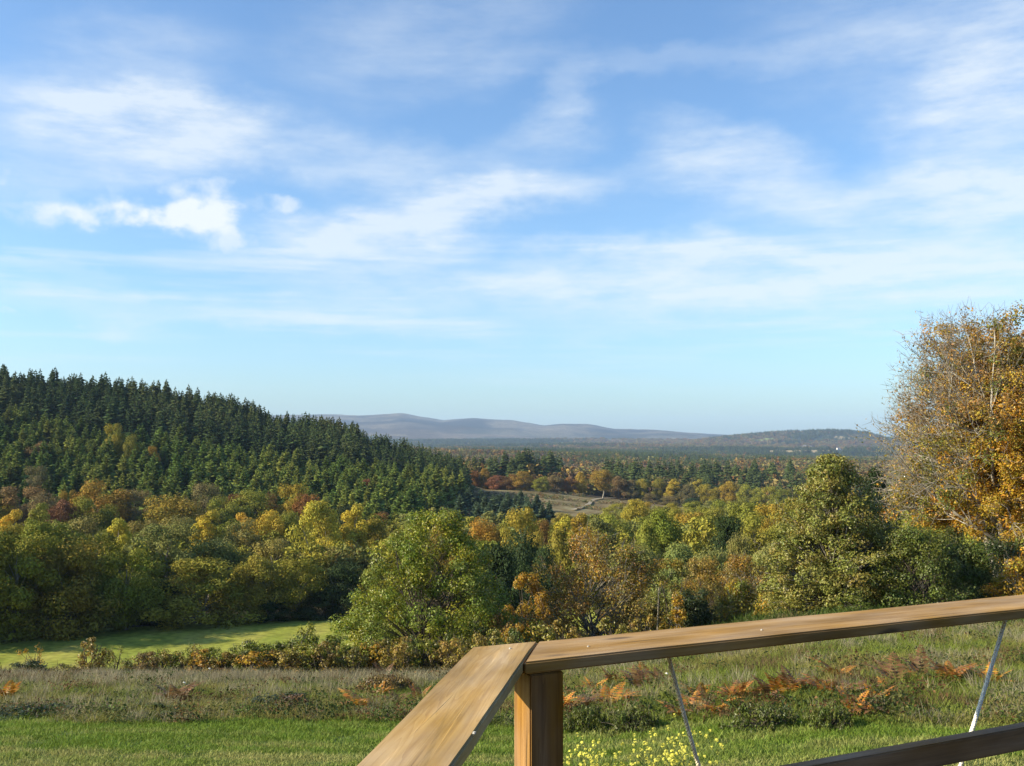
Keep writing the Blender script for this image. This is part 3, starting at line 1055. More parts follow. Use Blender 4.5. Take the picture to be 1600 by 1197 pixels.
def mid_tree(px, top, w, d, kind, shape='round', belt='B', label=None, sink=0.0):
    x, y, z = at(px, d)
    zt = ray(px, top)[2] * d
    h = float(np.clip(zt - z, 2.0, 32.0))
    fam = mid_protos[shape]
    m = fam[r_t.integers(len(fam))]
    rx = 2.6 if shape == 'column' else 4.4
    sx = (w / F * d) / 2 / (rx * 0.95)
    base, name, word = KINDS[kind]
    c = np.array(base) * (0.85 + 0.3 * r_t.random()) * np.array([1 + 0.16 * r_t.normal() * 0.6, 1, 1])
    lab = label or '%s %s tree %s' % (SHAPEWORD[shape], word, BELT[belt])
    return put_tree(name, m, (x, y, z - 0.1), sx, h / 10.0, r_t.random() * 6.28, tuple(c), lab, 'tree',
                    None if label else '%s %s trees %s' % (SHAPEWORD[shape], word, BELT[belt]))


TREES = [
    # far edge of the field
    (-60, 805, 150, 108, 'G', 'round', 'A'), (35, 832, 150, 112, 'G', 'round', 'A'), (115, 842, 140, 115, 'OL', 'dome', 'A'), (205, 858, 105, 118, 'G', 'round', 'A'),
    (320, 872, 138, 122, 'OL', 'dome', 'A'), (405, 868, 80, 125, 'OL', 'oval', 'A'), (470, 872, 82, 127, 'G', 'round', 'A'), (540, 876, 80, 128, 'D', 'dome', 'A'),
    (600, 885, 90, 130, 'G', 'round', 'A'), (260, 905, 70, 122, 'D', 'dome', 'A'), (430, 930, 60, 124, 'D', 'dome', 'A'), (505, 925, 70, 126, 'D', 'dome', 'A'),
    (80, 815, 120, 132, 'G', 'oval', 'B'), (0, 818, 110, 135, 'OL', 'round', 'B'), (160, 832, 80, 138, 'G', 'round', 'B'), (265, 818, 125, 140, 'S', 'round', 'B'),
    (345, 838, 90, 144, 'S', 'dome', 'B'), (430, 842, 90, 146, 'S', 'round', 'B'), (525, 852, 90, 148, 'S', 'dome', 'B'), (610, 850, 80, 150, 'G', 'round', 'B'),
    (190, 808, 52, 150, 'Y', 'column', 'B'), (25, 795, 45, 165, 'Y', 'column', 'B'), (70, 785, 50, 175, 'OL', 'column', 'B'), (120, 808, 95, 172, 'S', 'round', 'B'),
    (330, 796, 50, 170, 'Y', 'column', 'B'), (275, 805, 90, 182, 'S', 'round', 'B'), (385, 812, 75, 172, 'S', 'round', 'B'), (425, 798, 60, 176, 'Y', 'oval', 'B'),
    (455, 800, 55, 180, 'OL', 'oval', 'B'), (500, 784, 82, 165, 'Y', 'oval', 'B'), (556, 786, 50, 170, 'Y', 'column', 'B'), (588, 812, 55, 174, 'GO', 'oval', 'B'),
    (230, 812, 70, 185, 'S', 'round', 'B'), (640, 815, 70, 180, 'OL', 'round', 'B'), (385, 800, 40, 190, 'Y', 'column', 'B'),
    # foot of the hill
    (-20, 765, 80, 245, 'GO', 'round', 'C'), (35, 760, 95, 250, 'B', 'round', 'C'), (80, 768, 70, 240, 'B', 'dome', 'C'), (103, 782, 58, 222, 'RE', 'oval', 'C'),
    (112, 766, 36, 255, 'O', 'round', 'C'), (165, 750, 92, 250, 'O', 'round', 'C'), (150, 775, 80, 225, 'G', 'round', 'C'), (215, 765, 70, 255, 'B', 'round', 'C'),
    (275, 772, 110, 235, 'OL', 'dome', 'C'), (325, 755, 70, 252, 'B', 'round', 'C'), (352, 775, 60, 240, 'OL', 'round', 'C'), (390, 764, 78, 248, 'OL', 'round', 'C'),
    (372, 772, 50, 252, 'RU', 'round', 'C'), (422, 770, 50, 255, 'RU', 'round', 'C'), (463, 756, 62, 250, 'GO', 'round', 'C'), (480, 772, 55, 245, 'RU', 'round', 'C'),
    (592, 800, 46, 235, 'RU', 'round', 'C'), (540, 790, 60, 240, 'D', 'round', 'C'),
    (180, 662, 34, 352, 'GO', 'round', 'C', 'golden round tree standing alone among the young spruces on the hillside'),
    (208, 678, 26, 345, 'OL', 'round', 'C', 'small olive round tree below the golden one among the hillside spruces'),
    (60, 690, 40, 335, 'B', 'round', 'C', 'brownish broad tree poking out of the young spruces on the hillside'),
    (240, 697, 24, 340, 'O', 'round', 'C', 'tiny orange tree tucked between the young spruces on the hillside'),
    (62, 728, 44, 300, 'B', 'round', 'C', 'brown broad tree low down among the young spruces on the hillside'),
    (574, 748, 22, 330, 'RE', 'round', 'C', 'small red tree among the young spruces near the end of the hill'),
    # scrubby valley in the middle
    (700, 808, 60, 165, 'O', 'round', 'M'), (758, 808, 72, 170, 'O', 'dome', 'M'), (815, 793, 66, 150, 'OL', 'round', 'M'), (845, 812, 50, 160, 'RU', 'round', 'M'),
    (812, 828, 100, 105, 'D', 'dome', 'M'), (780, 850, 90, 92, 'D', 'dome', 'M'), (838, 850, 80, 98, 'D', 'round', 'M'), (880, 806, 44, 160, 'Y', 'column', 'M'),  # the three dark trees put a shaded mass into their leaf colour
    (905, 800, 46, 170, 'GO', 'column', 'M'), (935, 808, 60, 150, 'S', 'column', 'M'), (872, 828, 60, 130, 'OL', 'oval', 'M'), (958, 800, 60, 185, 'OL', 'round', 'M'),
    (992, 780, 46, 225, 'GO', 'oval', 'M'), (1030, 797, 78, 128, 'G', 'oval', 'M'), (1008, 820, 56, 115, 'OL', 'oval', 'M'), (1078, 800, 70, 180, 'OL', 'round', 'M'),
    (1060, 792, 50, 215, 'GO', 'round', 'M'), (1135, 806, 66, 112, 'D', 'dome', 'M'), (1105, 792, 70, 190, 'OL', 'round', 'M'), (1165, 784, 84, 165, 'OL', 'round', 'M'),
    (1205, 786, 70, 160, 'GO', 'round', 'M'), (1190, 800, 90, 120, 'OL', 'round', 'M'), (1250, 778, 80, 175, 'OL', 'round', 'M'), (1060, 850, 90, 88, 'S', 'dome', 'M'), (1105, 852, 70, 84, 'S', 'dome', 'M'),
    (1195, 848, 90, 80, 'S', 'dome', 'M'), (1000, 850, 80, 92, 'S', 'dome', 'M'), (1290, 765, 90, 230, 'B', 'round', 'M'), (1365, 732, 62, 95, 'D', 'oval', 'M'),
    (1410, 770, 70, 210, 'B', 'round', 'M'), (1470, 770, 90, 170, 'OL', 'round', 'M'), (1540, 760, 90, 150, 'OL', 'round', 'M'), (1100, 805, 60, 150, 'OL', 'round', 'M'),
    (1440, 800, 90, 110, 'G', 'round', 'M'), (1330, 800, 90, 120, 'OL', 'round', 'M'), (1260, 810, 80, 125, 'GO', 'round', 'M'), (1150, 830, 50, 100, 'S', 'dome', 'M'),
    (960, 786, 40, 330, 'OL', 'round', 'M'), (1000, 784, 44, 320, 'GO', 'round', 'M'), (1040, 785, 46, 310, 'OL', 'round', 'M'), (1085, 783, 50, 300, 'OL', 'round', 'M'),
    (925, 803, 44, 280, 'S', 'round', 'M'), (880, 800, 40, 290, 'OL', 'round', 'M'), (1130, 780, 54, 290, 'OL', 'round', 'M'), (975, 795, 50, 270, 'S', 'round', 'M'),
    # treeline above the clearing
    (740, 736, 24, 560, 'RU', 'oval', 'W'), (757, 732, 26, 565, 'O', 'oval', 'W'), (775, 742, 30, 555, 'RE', 'round', 'W'), (796, 740, 34, 555, 'RU', 'round', 'W'),
    (817, 736, 34, 552, 'O', 'round', 'W'), (846, 744, 26, 540, 'OL', 'round', 'W'), (866, 742, 34, 560, 'B', 'oval', 'W'), (888, 746, 30, 565, 'RU', 'oval', 'W'),
    (906, 738, 26, 570, 'GO', 'oval', 'W'), (965, 744, 34, 575, 'B', 'oval', 'W'), (985, 750, 26, 575, 'B', 'oval', 'W'), (1002, 748, 24, 575, 'OL', 'oval', 'W'),
    (1028, 748, 26, 575, 'OL', 'oval', 'W'), (1052, 748, 26, 570, 'Y', 'column', 'W'), (1072, 756, 30, 565, 'B', 'round', 'W'), (1090, 748, 24, 575, 'OL', 'column', 'W'),
    (1108, 756, 34, 560, 'GO', 'round', 'W'), (1138, 752, 36, 555, 'GO', 'oval', 'W'), (1170, 756, 40, 545, 'OL', 'round', 'W'), (1200, 760, 40, 530, 'OL', 'round', 'W'),
    (1222, 764, 36, 520, 'G', 'round', 'W'), (1015, 770, 30, 545, 'B', 'dome', 'W'), (1045, 774, 34, 540, 'B', 'dome', 'W'), (1080, 778, 34, 535, 'D', 'dome', 'W'),
    (1110, 782, 34, 520, 'S', 'dome', 'W'), (1150, 782, 50, 470, 'OL', 'round', 'W'),
    (941, 734, 42, 548, 'O', 'fan', 'W', 'tall orange-crowned tree with a pale bare trunk above the heath clearing'),
    # tall trees to the left, out of the picture, that shade the field edge
    (-190, 735, 160, 113, 'G', 'oval', 'X'), (-310, 715, 180, 110, 'G', 'oval', 'X'), (-120, 745, 120, 113, 'OL', 'oval', 'X'),
    (-240, 720, 170, 119, 'OL', 'round', 'X'), (-130, 740, 120, 121, 'G', 'round', 'X'), (-420, 700, 190, 108, 'G', 'round', 'X'),
]
for tdat in TREES:
    mid_tree(*tdat)


def fill_valley():
    """understorey and trees half hidden behind the listed ones"""
    r = np.random.default_rng(909)
    P = jittered(-150, 1700, 132, 262, 7.5, r)
    px, d = P[:, 0], P[:, 1]
    x = (px - 800) / F * d
    keep = (d > field_far(x) + 14) | (px > 760)
    keep &= r.random(len(px)) < 0.8
    px, d, x = px[keep], d[keep], x[keep]
    n = len(px)
    z = H(x, d)
    h = 4.5 + 4.5 * r.random(n)
    pal = np.array([GREEN, OLIVE, SAGE, OLIVE, OLIVE, GREEN, SAGE, GREEN])
    tint = pal[r.integers(len(pal), size=n)] * (0.75 + 0.5 * r.random(n))[:, None]
    w = h * (0.75 + 0.35 * r.random(n)) * 0.115
    ps = [tree_meshes(700 + k, ('round', 'dome', 'oval')[k % 3], 10, 4.4, 0.6, 40, 50, 0.62, 1.3, leaf_mat=M_LEAF_I)[1] for k in range(3)]
    spread('valley_thicket', np.stack([x, d, z - 0.2], 1), np.stack([w, w, h / 10], 1), rots(n), tint, ps,
           'tangled autumn thicket filling the gaps between the valley trees', 'thicket')


fill_valley()

# young pines in front of the clearing and mature conifers behind it
r_p = np.random.default_rng(31)
for k in range(46):
    px, d = 712 + 150 * r_p.random(), 300 + 85 * r_p.random()
    if px > 840 and d > 350:
        continue
    x, y, z = at(px, d)
    h = 5.5 + 3.5 * r_p.random()
    o = obj('young_pine', young_protos[r_p.integers(5)], None, (x, y, z - 0.1))
    o.scale = (h * 1.25, h * 1.25, h); o.rotation_euler = (0, 0, r_p.random() * 6.28)
    o.color = (*(np.array(PINE) * (0.8 + 0.4 * r_p.random())), 1)
    tag(o, 'small blue-green pine on the lower edge of the heath clearing', 'conifer', 'young pines below the heath clearing')
for k in range(95):
    if k < 42:
        px, d, h = 690 + 190 * r_p.random(), 590 + 70 * r_p.random(), 19 + 6 * r_p.random()
        lab, grp = 'tall dark conifer in the clump behind the red and orange trees above the clearing', 'conifers in the clump above the heath clearing'
        h *= 0.8 + 0.25 * min(1, max(0, (px - 740) / 80))
    else:
        px, d, h = 945 + 290 * r_p.random(), 620 + 110 * r_p.random(), 19 + 6 * r_p.random()
        lab, grp = 'dark conifer in the long belt behind the yellow-topped trees of the plain', 'conifers in the long belt at the start of the plain'
    x, y, z = at(px, d)
    o = obj('conifer_tree', tall_protos[r_p.integers(5)], None, (x, y, z - 0.2))
    o.scale = (h * 1.35, h * 1.35, h); o.rotation_euler = (0, 0, r_p.random() * 6.28)
    o.color = (*(np.array(SPRUCE) * (1.0 + 0.5 * r_p.random())), 1)
    tag(o, lab, 'conifer', grp)

HOUSES = [(1257, 699, 1.0), (1266, 699, 0.75), (1310, 703, 0.9), (1234, 735, 0.55)]
HOUSE_AT = [raycast(a, b, 900) for a, b, _ in HOUSES]


def build_plain():
    r = np.random.default_rng(55)
    n = 72000
    d = np.sqrt(r.random(n) * (5200 ** 2 - 560 ** 2) + 560 ** 2)
    d = 560 * (7000 / 560) ** (r.random(n) ** 0.68)
    px = -120 + 1850 * r.random(n)
    x = (px - 800) / F * d
    R = np.interp(px, RIDGE_PX, RIDGE_D)
    a = fbm(x / 800.0 + 3, d / 600.0, 31, 4)
    b = fbm(x / 330.0, d / 380.0 + 9, 47, 4)
    open_ = ((b > np.where(d > 4000, 0.68, 0.62)) | (b < np.where(d > 3800, 0.15, 0.33))) & (d > 900)
    keep = (d > R + 25) & ~(open_ & (r.random(n) < 0.93)) & ~((px > 890) & (d < 575))
    for (hx, hy, _), hh in zip(HOUSE_AT, HOUSES):
        keep &= ~((np.abs(x / d - hx / hy) * F < 9 * hh[2] + 3) & (d < hy + 40) & (d > hy - 420))
    px, d, x, a = px[keep], d[keep], x[keep], a[keep]
    n = len(px)
    z = H(x, d)
    con = (a < 0.47) | ((a < 0.52) & (r.random(n) < 0.5))
    h = np.where(con, 13 + 7 * r.random(n), 8 + 7 * r.random(n))
    pal = np.array([BROWN, RUST, (0.17, 0.15, 0.05), (0.22, 0.15, 0.045), BROWN, (0.17, 0.16, 0.05), (0.13, 0.085, 0.05)])
    tint = np.where(con[:, None], np.array(SPRUCE) * 1.15, pal[r.integers(len(pal), size=n)]) * (0.75 + 0.5 * r.random(n))[:, None]
    ps = [tree_meshes(800 + k, ('round', 'dome', 'oval')[k % 3], 1.0, 0.45, 0.05, 16, 9, 0.17, 0.2, leaf_mat=M_LEAF_I)[1] for k in range(3)]
    grow = 1 + 0.9 * smooth(1200, 5000, d)
    for sel, protos, nm, lab in ((con, tall_protos_i[:2], 'distant_conifer_woods', 'far dark conifer woods spread over the hazy plain'),
                                 (~con, ps, 'distant_autumn_woods', 'far brown and russet woods spread over the hazy plain')):
        w = h[sel] * grow[sel] * (1.25 if sel is con else 1.2)
        spread(nm, np.stack([x[sel], d[sel], z[sel] - 0.5], 1), np.stack([w, w, h[sel]], 1), rots(sel.sum()), tint[sel], protos, lab, 'woodland')


build_plain()


def build_heath():
    r = np.random.default_rng(66)
    n = 2600
    px = 715 + 400 * r.random(n); d = 350 + 212 * r.random(n)
    x = (px - 800) / F * d
    keep = fbm(x / 18, d / 25, 15, 3) > 0.52
    x, d = x[keep], d[keep]; n = len(x)
    pal = np.array([(0.21, 0.135, 0.06), (0.16, 0.15, 0.06), (0.28, 0.21, 0.12), (0.13, 0.15, 0.06)])
    tint = pal[r.integers(4, size=n)] * (0.75 + 0.5 * r.random(n))[:, None]
    h = 0.7 + 1.0 * r.random(n)
    ps = [tree_meshes(860 + k, 'dome', 1.0, 0.6, 0.0, 10, 7, 0.25, 0.25, leaf_mat=M_LEAF_I)[1] for k in range(2)]
    spread('heath_scrub', np.stack([x, d, H(x, d) + 0.3], 1), np.stack([h * 1.6, h * 1.6, h], 1), rots(n), tint, ps, 'low brown heather and scrub dotted over the heath clearing', 'scrub')


build_heath()


def build_houses():
    wall = plain_material('render_white', (0.78, 0.76, 0.70), var=0.04)
    roof = plain_material('slate_roof', (0.13, 0.11, 0.11), var=0.2)
    dark = plain_material('window_dark', (0.03, 0.035, 0.04), var=0.2)
    labels = ['larger white farmhouse on the low slope of the distant right-hand hill', 'smaller white outbuilding next to the larger distant farmhouse',
              'white house standing apart lower on the slope of the distant hill', 'small white house above the pale field out on the plain']
    for k, ((px, py, s), (x, y, z)) in enumerate(zip(HOUSES, HOUSE_AT)):
        w, dp, hh, rh = 15 * s, 9 * s, 6.5 * s, 4.0 * s
        e = empty('farmhouse', (x, y, z - 0.3), 0.25 * (k - 1))
        V = np.array([(sx * w / 2, sy * dp / 2, zz) for zz in (0, hh) for sx, sy in ((-1, -1), (1, -1), (1, 1), (-1, 1))] + [(-w / 2, 0, hh + rh), (w / 2, 0, hh + rh)])
        q = np.array([(0, 1, 5, 4), (1, 2, 6, 5), (2, 3, 7, 6), (3, 0, 4, 7)]); t = np.array([(4, 7, 8), (5, 9, 6)])
        obj('wall', mesh_from('wall', V, [q, t], wall), e)
        o_, tz = 0.5 * s, 0.35 * s
        ro = []
        for sy in (-1, 1):
            ro += [(-w / 2 - o_, sy * (dp / 2 + o_), hh - .3 * s), (w / 2 + o_, sy * (dp / 2 + o_), hh - .3 * s), (w / 2 + o_, 0, hh + rh + .1), (-w / 2 - o_, 0, hh + rh + .1)]
        ro = np.array(ro); ro2 = ro + np.array([0, 0, tz])
        q = np.array([(0, 1, 2, 3), (4, 5, 6, 7)])
        qs = [q + 0, (q + 8)[:, ::-1]]
        for b in (0, 4):
            qs.append(np.array([(b, b + 1, b + 9, b + 8), (b + 3, b, b + 8, b + 11), (b + 1, b + 2, b + 10, b + 9)]))
        obj('roof', mesh_from('roof', np.concatenate([ro, ro2]), np.concatenate(qs), roof), e)
        for wx in (-0.32, -0.05, 0.25):
            V = np.array([(wx * w + a * .6 * s, -dp / 2 + b, 2.2 * s + c * s) for c in (0, 1.6) for a, b in ((-1, -.08), (1, -.08), (1, .02), (-1, .02))])
            q = np.array([(0, 1, 5, 4), (1, 2, 6, 5), (2, 3, 7, 6), (3, 0, 4, 7), (4, 5, 6, 7), (3, 2, 1, 0)])
            obj('window', mesh_from('window', V, q, dark), e)
        tag(e, labels[k], 'house')


build_houses()

# ------------------------------------------------------------------ trees and shrubs at the edge of the meadow
def near_tree(name, px, top, w, d, shape, seed, colour, label, K, per, leaf=0.11, clump=0.6, crown0=0.1, stems=1, cols=None, twigs=0,
              lump=0.16, bark=None, inner=0.45, width=0.62, trunk_r=None, cat='tree', limbs=1.0, up=0.35):
    x, y, z = at(px, d)
    h = ray(px, top)[2] * d - z
    rx = w / F * d / 2
    m = tree_meshes(seed, shape, h, rx, crown0 * h, K, per, leaf, clump, stems=stems, cols=cols, twigs=twigs, lump=lump,
                    bark=bark or M_BARK, leaf_mat=M_LEAF, inner=inner, width=width, trunk_r=trunk_r or 0.016 * h + 0.02, limbs=limbs, up=up)
    return put_tree(name, m, (x, y, z - 0.05), 1, 1, 0, colour, label, cat)


W1 = (1, 1, 1)
near_tree('round_tree', 674, 795, 306, 39, 'dome', 1, GREEN_NEAR, 'big round yellow-green tree with foliage down to the ground at the meadow edge', 400, 180,
          0.095, 0.46, 0.0, 6, [(1.15, 1.1, .8), (.9, 1, .9), (1.35, 1.15, .8), (.8, .95, 1), (1.0, 1.05, 1.6)], 1, 0.09, inner=0.3)
near_tree('golden_bush', 826, 893, 92, 43, 'oval', 2, GOLD_NEAR, 'dense golden-orange bush between the round green tree and the thin-leaved brown tree', 60, 190, 0.09, 0.34, 0.0, 5, None, 1, cat='bush')
near_tree('ochre_tree', 935, 824, 178, 41, 'round', 3, OCHRE_NEAR, 'thin-leaved ochre-brown tree with grey twigs showing, behind the corner of the railing', 130, 160, 0.10, 0.55, 0.0, 4,
          [(1, 1, 1), (.8, .8, .8), (1.4, 1.15, .7), (.65, .9, .8), (1.2, .9, .8)], 5, 0.2, M_BARK_GREY)
near_tree('golden_shrub', 1045, 872, 96, 57, 'dome', 4, OLIVE_NEAR, 'olive and gold shrub behind the small yellow sapling', 60, 170, 0.11, 0.5, 0.0, 5, [(1, 1, 1), (1.4, 1.1, .7), (.8, .9, .9)], 1, cat='shrub')
near_tree('golden_shrub', 1100, 868, 90, 60, 'dome', 5, OCHRE_NEAR, 'amber shrub with a dark hollow base behind the small dark green tree', 60, 170, 0.10, 0.5, 0.3, 5, [(1, .98, .9), (1.15, 1, .8), (.8, .85, .9)], 1, cat='shrub')
near_tree('golden_shrub', 1160, 866, 96, 58, 'dome', 6, OCHRE_NEAR, 'orange-tinged shrub with bare pale stems beside the tall pointed tree', 60, 150, 0.10, 0.5, 0.35, 8, [(1.05, .95, .9), (1.2, 1, .7), (.8, .9, .9)], 2, bark=M_BARK_PALE, cat='shrub')
near_tree('yellow_sapling', 1055, 924, 27, 39, 'oval', 7, YELLOW_NEAR, 'slim bright yellow sapling beside the leaning stake', 26, 60, 0.085, 0.16, 0.16, 1, None, 1, bark=M_BARK_PALE)
near_tree('small_dark_tree', 1086, 916, 54, 40, 'round', 8, DARK_NEAR, 'small dark green tree on a thin trunk next to the yellow sapling', 44, 110, 0.09, 0.3, 0.22, 1)
near_tree('yellow_shrub', 1150, 903, 84, 42, 'dome', 9, OLIVE_NEAR, 'upright yellow-green shrub in front of the orange-tinged shrub', 60, 110, 0.09, 0.32, 0.0, 9, [(1, 1, 1), (1.5, 1.2, .6), (.8, 1, .9)], 4, bark=M_BARK_GREY, cat='shrub')
near_tree('yellow_shrub', 1196, 925, 50, 40, 'dome', 10, YELLOW_NEAR, 'low mustard-yellow shrub at the foot of the tall pointed tree', 34, 100, 0.09, 0.26, 0.0, 6, [(1, 1, 1), (.7, .9, .9)], 2, cat='shrub')
near_tree('pointed_tree', 1296, 708, 218, 38, 'cone', 11, PEAR_NEAR, 'tall pointed olive-green tree with glinting leaves and a few red ones', 560, 115, 0.10, 0.35, 0.04, 1,
          [(1, 1, 1), (1.1, 1, .9), (.9, .98, .9), (.95, 1.02, .9), (1.12, .92, .8), (1, 1.05, .9), (1.15, 1.1, 1.1)], 1, 0.17, M_BARK_GREY, inner=0.15)
near_tree('green_bush', 1432, 822, 150, 36, 'dome', 12, GREEN_DEEP, 'dense mid-green bush between the pointed tree and the big golden beech', 90, 200, 0.085, 0.45, 0.0, 5, None, 2, cat='bush')
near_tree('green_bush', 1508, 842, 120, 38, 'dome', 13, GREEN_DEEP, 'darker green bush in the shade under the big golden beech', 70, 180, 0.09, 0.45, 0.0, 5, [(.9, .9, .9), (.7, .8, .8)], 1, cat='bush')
near_tree('hollow_shade_bush', 1566, 838, 130, 40.5, 'dome', 15, DARK_NEAR, 'dark-leaved bush for the shady hollow, hiding the trunk of the big golden beech', 70, 170, 0.09, 0.45, 0.0, 5, None, 1, cat='bush')  # leaves coloured dark to give the shaded hollow under the beech
near_tree('amber_bush', 1592, 870, 120, 36, 'dome', 14, GOLD_NEAR, 'amber and yellow bush below the big golden beech, above the handrail', 70, 140, 0.09, 0.4, 0.0, 5, [(1, 1, 1), (1.3, 1.1, .7), (.8, 1.1, .8)], 3, bark=M_BARK_GREY, cat='bush')


def build_beech():
    r = np.random.default_rng(21)
    d = 44.0
    x0, y0, z0 = at(1572, d)
    h = ray(1560, 496)[2] * d - z0
    T = Tubes()
    # main skeleton: forked trunk and rising limbs, recursive
    tips = []

    def grow(p, v, ln, rad, depth):
        k = 5
        pts = [p]; q = p.copy(); dv = v.copy()
        for i in range(k - 1):
            dv = unit(dv + r.normal(size=3) * 0.10 + np.array([0, 0, 0.05 if depth < 3 else 0.02]))
            q = q + dv * ln / (k - 1)
            pts.append(q.copy())
        end = rad * (0.62 if depth < 5 else 0.35)
        T.add(np.array(pts), np.linspace(rad, end, k), 7 if depth < 2 else (5 if depth < 4 else 3))
        if depth >= 5:
            tips.append((pts[2], depth)); tips.append((pts[-1], depth))
            return
        n = 3 if depth < 4 else 3
        for j in range(n):
            f = r.random() * 0.5 + 0.45 if j < n - 1 else 1.0
            s = pts[min(k - 1, int(round(f * (k - 1))))]
            ax = unit(np.cross(dv, r.normal(size=3)))
            a = (0.35 + 0.45 * r.random()) * (1 if j < n - 1 else 0.45)
            nv = unit(dv * math.cos(a) + ax * math.sin(a))
            grow(np.array(s), nv, ln * (0.66 + 0.16 * r.random()), end * (0.78 if j < n - 1 else 0.95), depth + 1)
        if depth in (1, 2, 3):   # low side branches spreading sideways
            s = np.array(pts[2]); a = r.random() * 6.28
            grow(s, unit(np.array([math.cos(a), math.sin(a), 0.15])), ln * 0.7, end * 0.6, depth + 1)
    for j in range(4):
        a = 2.6 + j * 1.62
        grow(np.array([0.15 * math.cos(a), 0.15 * math.sin(a), 0.0]), unit(np.array([math.cos(a) * 0.42, math.sin(a) * 0.42, 1.0])), h * 0.27, 0.15, 0)
    for j in range(13):   # low boughs
        a = j * 0.9 + 0.4
        grow(np.array([0, 0, 1.0 + 0.27 * j]), unit(np.array([math.cos(a), math.sin(a), 0.28])), h * 0.2, 0.075, 2)
    P = np.array([t[0] for t in tips])
    P = P[P[:, 2] < np.percentile(P[:, 2], 99.3)]
    # fit the crown to its true size
    half = np.percentile(np.abs(P[:, :2]), 97)
    print('beech tips', len(P))
    sxy = 4.7 / half; sz = h / np.percentile(P[:, 2], 99)
    S = np.array([sxy, sxy, sz])
    T.V = [v * S for v in T.V]
    for v in T.V:
        v[:, 2] = np.where(v[:, 2] > h, h + (v[:, 2] - h) * 0.15, v[:, 2])
    P = P * S
    n = len(P)
    # how leafy each twig end still is, and which colour
    bare = smooth(0.20, 0.62, (-P[:, 0] / 4.7) * 1.05 + (P[:, 2] / h - 0.5) * 0.75 + 0.25 * r.normal(size=n))
    cnt = np.where(r.random(n) < bare, 1 + 4 * r.random(n), 70 + 60 * r.random(n)).astype(int)
    pal_gold = np.array([(.46, .27, .025), (.42, .22, .02), (.40, .28, .03)])
    pal_low = np.array([(.20, .19, .03), (.26, .21, .03), (.15, .17, .03), (.33, .23, .03)])
    pal_brown = np.array([(.30, .18, .045), (.34, .19, .04), (.27, .18, .05)])
    f = fbm(P[:, 0] / 1.6 + 7, P[:, 2] / 1.4 + P[:, 1] / 3, 12, 2)
    col = np.where((f > 0.50)[:, None], pal_gold[r.integers(3, size=n)], pal_low[r.integers(4, size=n)])
    topz = (P[:, 2] / h > 0.62)
    col = np.where((topz & (r.random(n) < 0.55) & (P[:, 0] < 0.8))[:, None], pal_brown[r.integers(3, size=n)], col)
    V, q, c = clump_leaves(P, 0.34 + 0.2 * r.random(n), cnt, 0.112, 0.6, r, col, 0.5)
    # remaining fine twigs at every end
    Tw = Tubes()
    for k in range(n):
        for _ in range(2):
            dv = unit(r.normal(size=3) * 0.8 + unit(P[k] - np.array([0, 0, h * 0.45])))
            e = P[k] + dv * (0.3 + 0.35 * r.random())
            Tw.add(np.stack([P[k], (P[k] + e) / 2 + r.normal(size=3) * 0.04, e]), [0.010, 0.007, 0.004], 3)
    e = empty('beech_tree', (x0, y0, z0 - 0.1))
    obj('trunk', T.mesh('trunk', M_BARK_PALE), e)
    obj('twigs', Tw.mesh('twigs', M_BARK_GREY), e)
    cr = obj('crown', mesh_from('crown', V, q, M_LEAF, c), e)
    cr.color = (1, 1, 1, 1)
    tag(e, 'big spreading golden beech with half-bare twiggy crown, tallest tree by the meadow', 'tree')


build_beech()

# ------------------------------------------------------------------ hedge of shrubs along the far edge of the meadow
def shrub_protos(seed, n, leaf, K, per, shape='dome', twigs=2, cols=None):
    return [tree_meshes(seed + k, shape, 1.5, 0.75, 0.0, K, per, leaf, 0.2, stems=5, trunk_r=0.03, leaf_mat=M_LEAF, cols=cols, twigs=twigs, lump=0.3) for k in range(n)]


hedge_p = shrub_protos(1500, 4, 0.085, 40, 60, twigs=2)
sprig_p = shrub_protos(1520, 2, 0.07, 20, 36, 'oval', twigs=2)
bramble_p = [tree_meshes(1540 + k, 'dome', 0.55, 1.15, 0.0, 90, 42, 0.075, 0.15, stems=7, trunk_r=0.02, leaf_mat=M_LEAF, twigs=2, lump=0.3) for k in range(3)]
r_h = np.random.default_rng(71)


WIDE = 1.35


def shrub(name, px, top, w, d, colour, label, protos=None, cat='shrub', group=None, ph=1.5, pw=1.5):
    x, y, z = at(px, d)
    h = max(0.25, ray(px, top)[2] * d - z)
    sx = (w * WIDE / F * d) / pw
    m = (protos or hedge_p)[r_h.integers(len(protos or hedge_p))]
    c = np.array(colour) * (0.85 + 0.3 * r_h.random())
    return put_tree(name, m, (x, y, z - 0.03), sx, h / ph, r_h.random() * 6.28, tuple(c), label, cat, group)


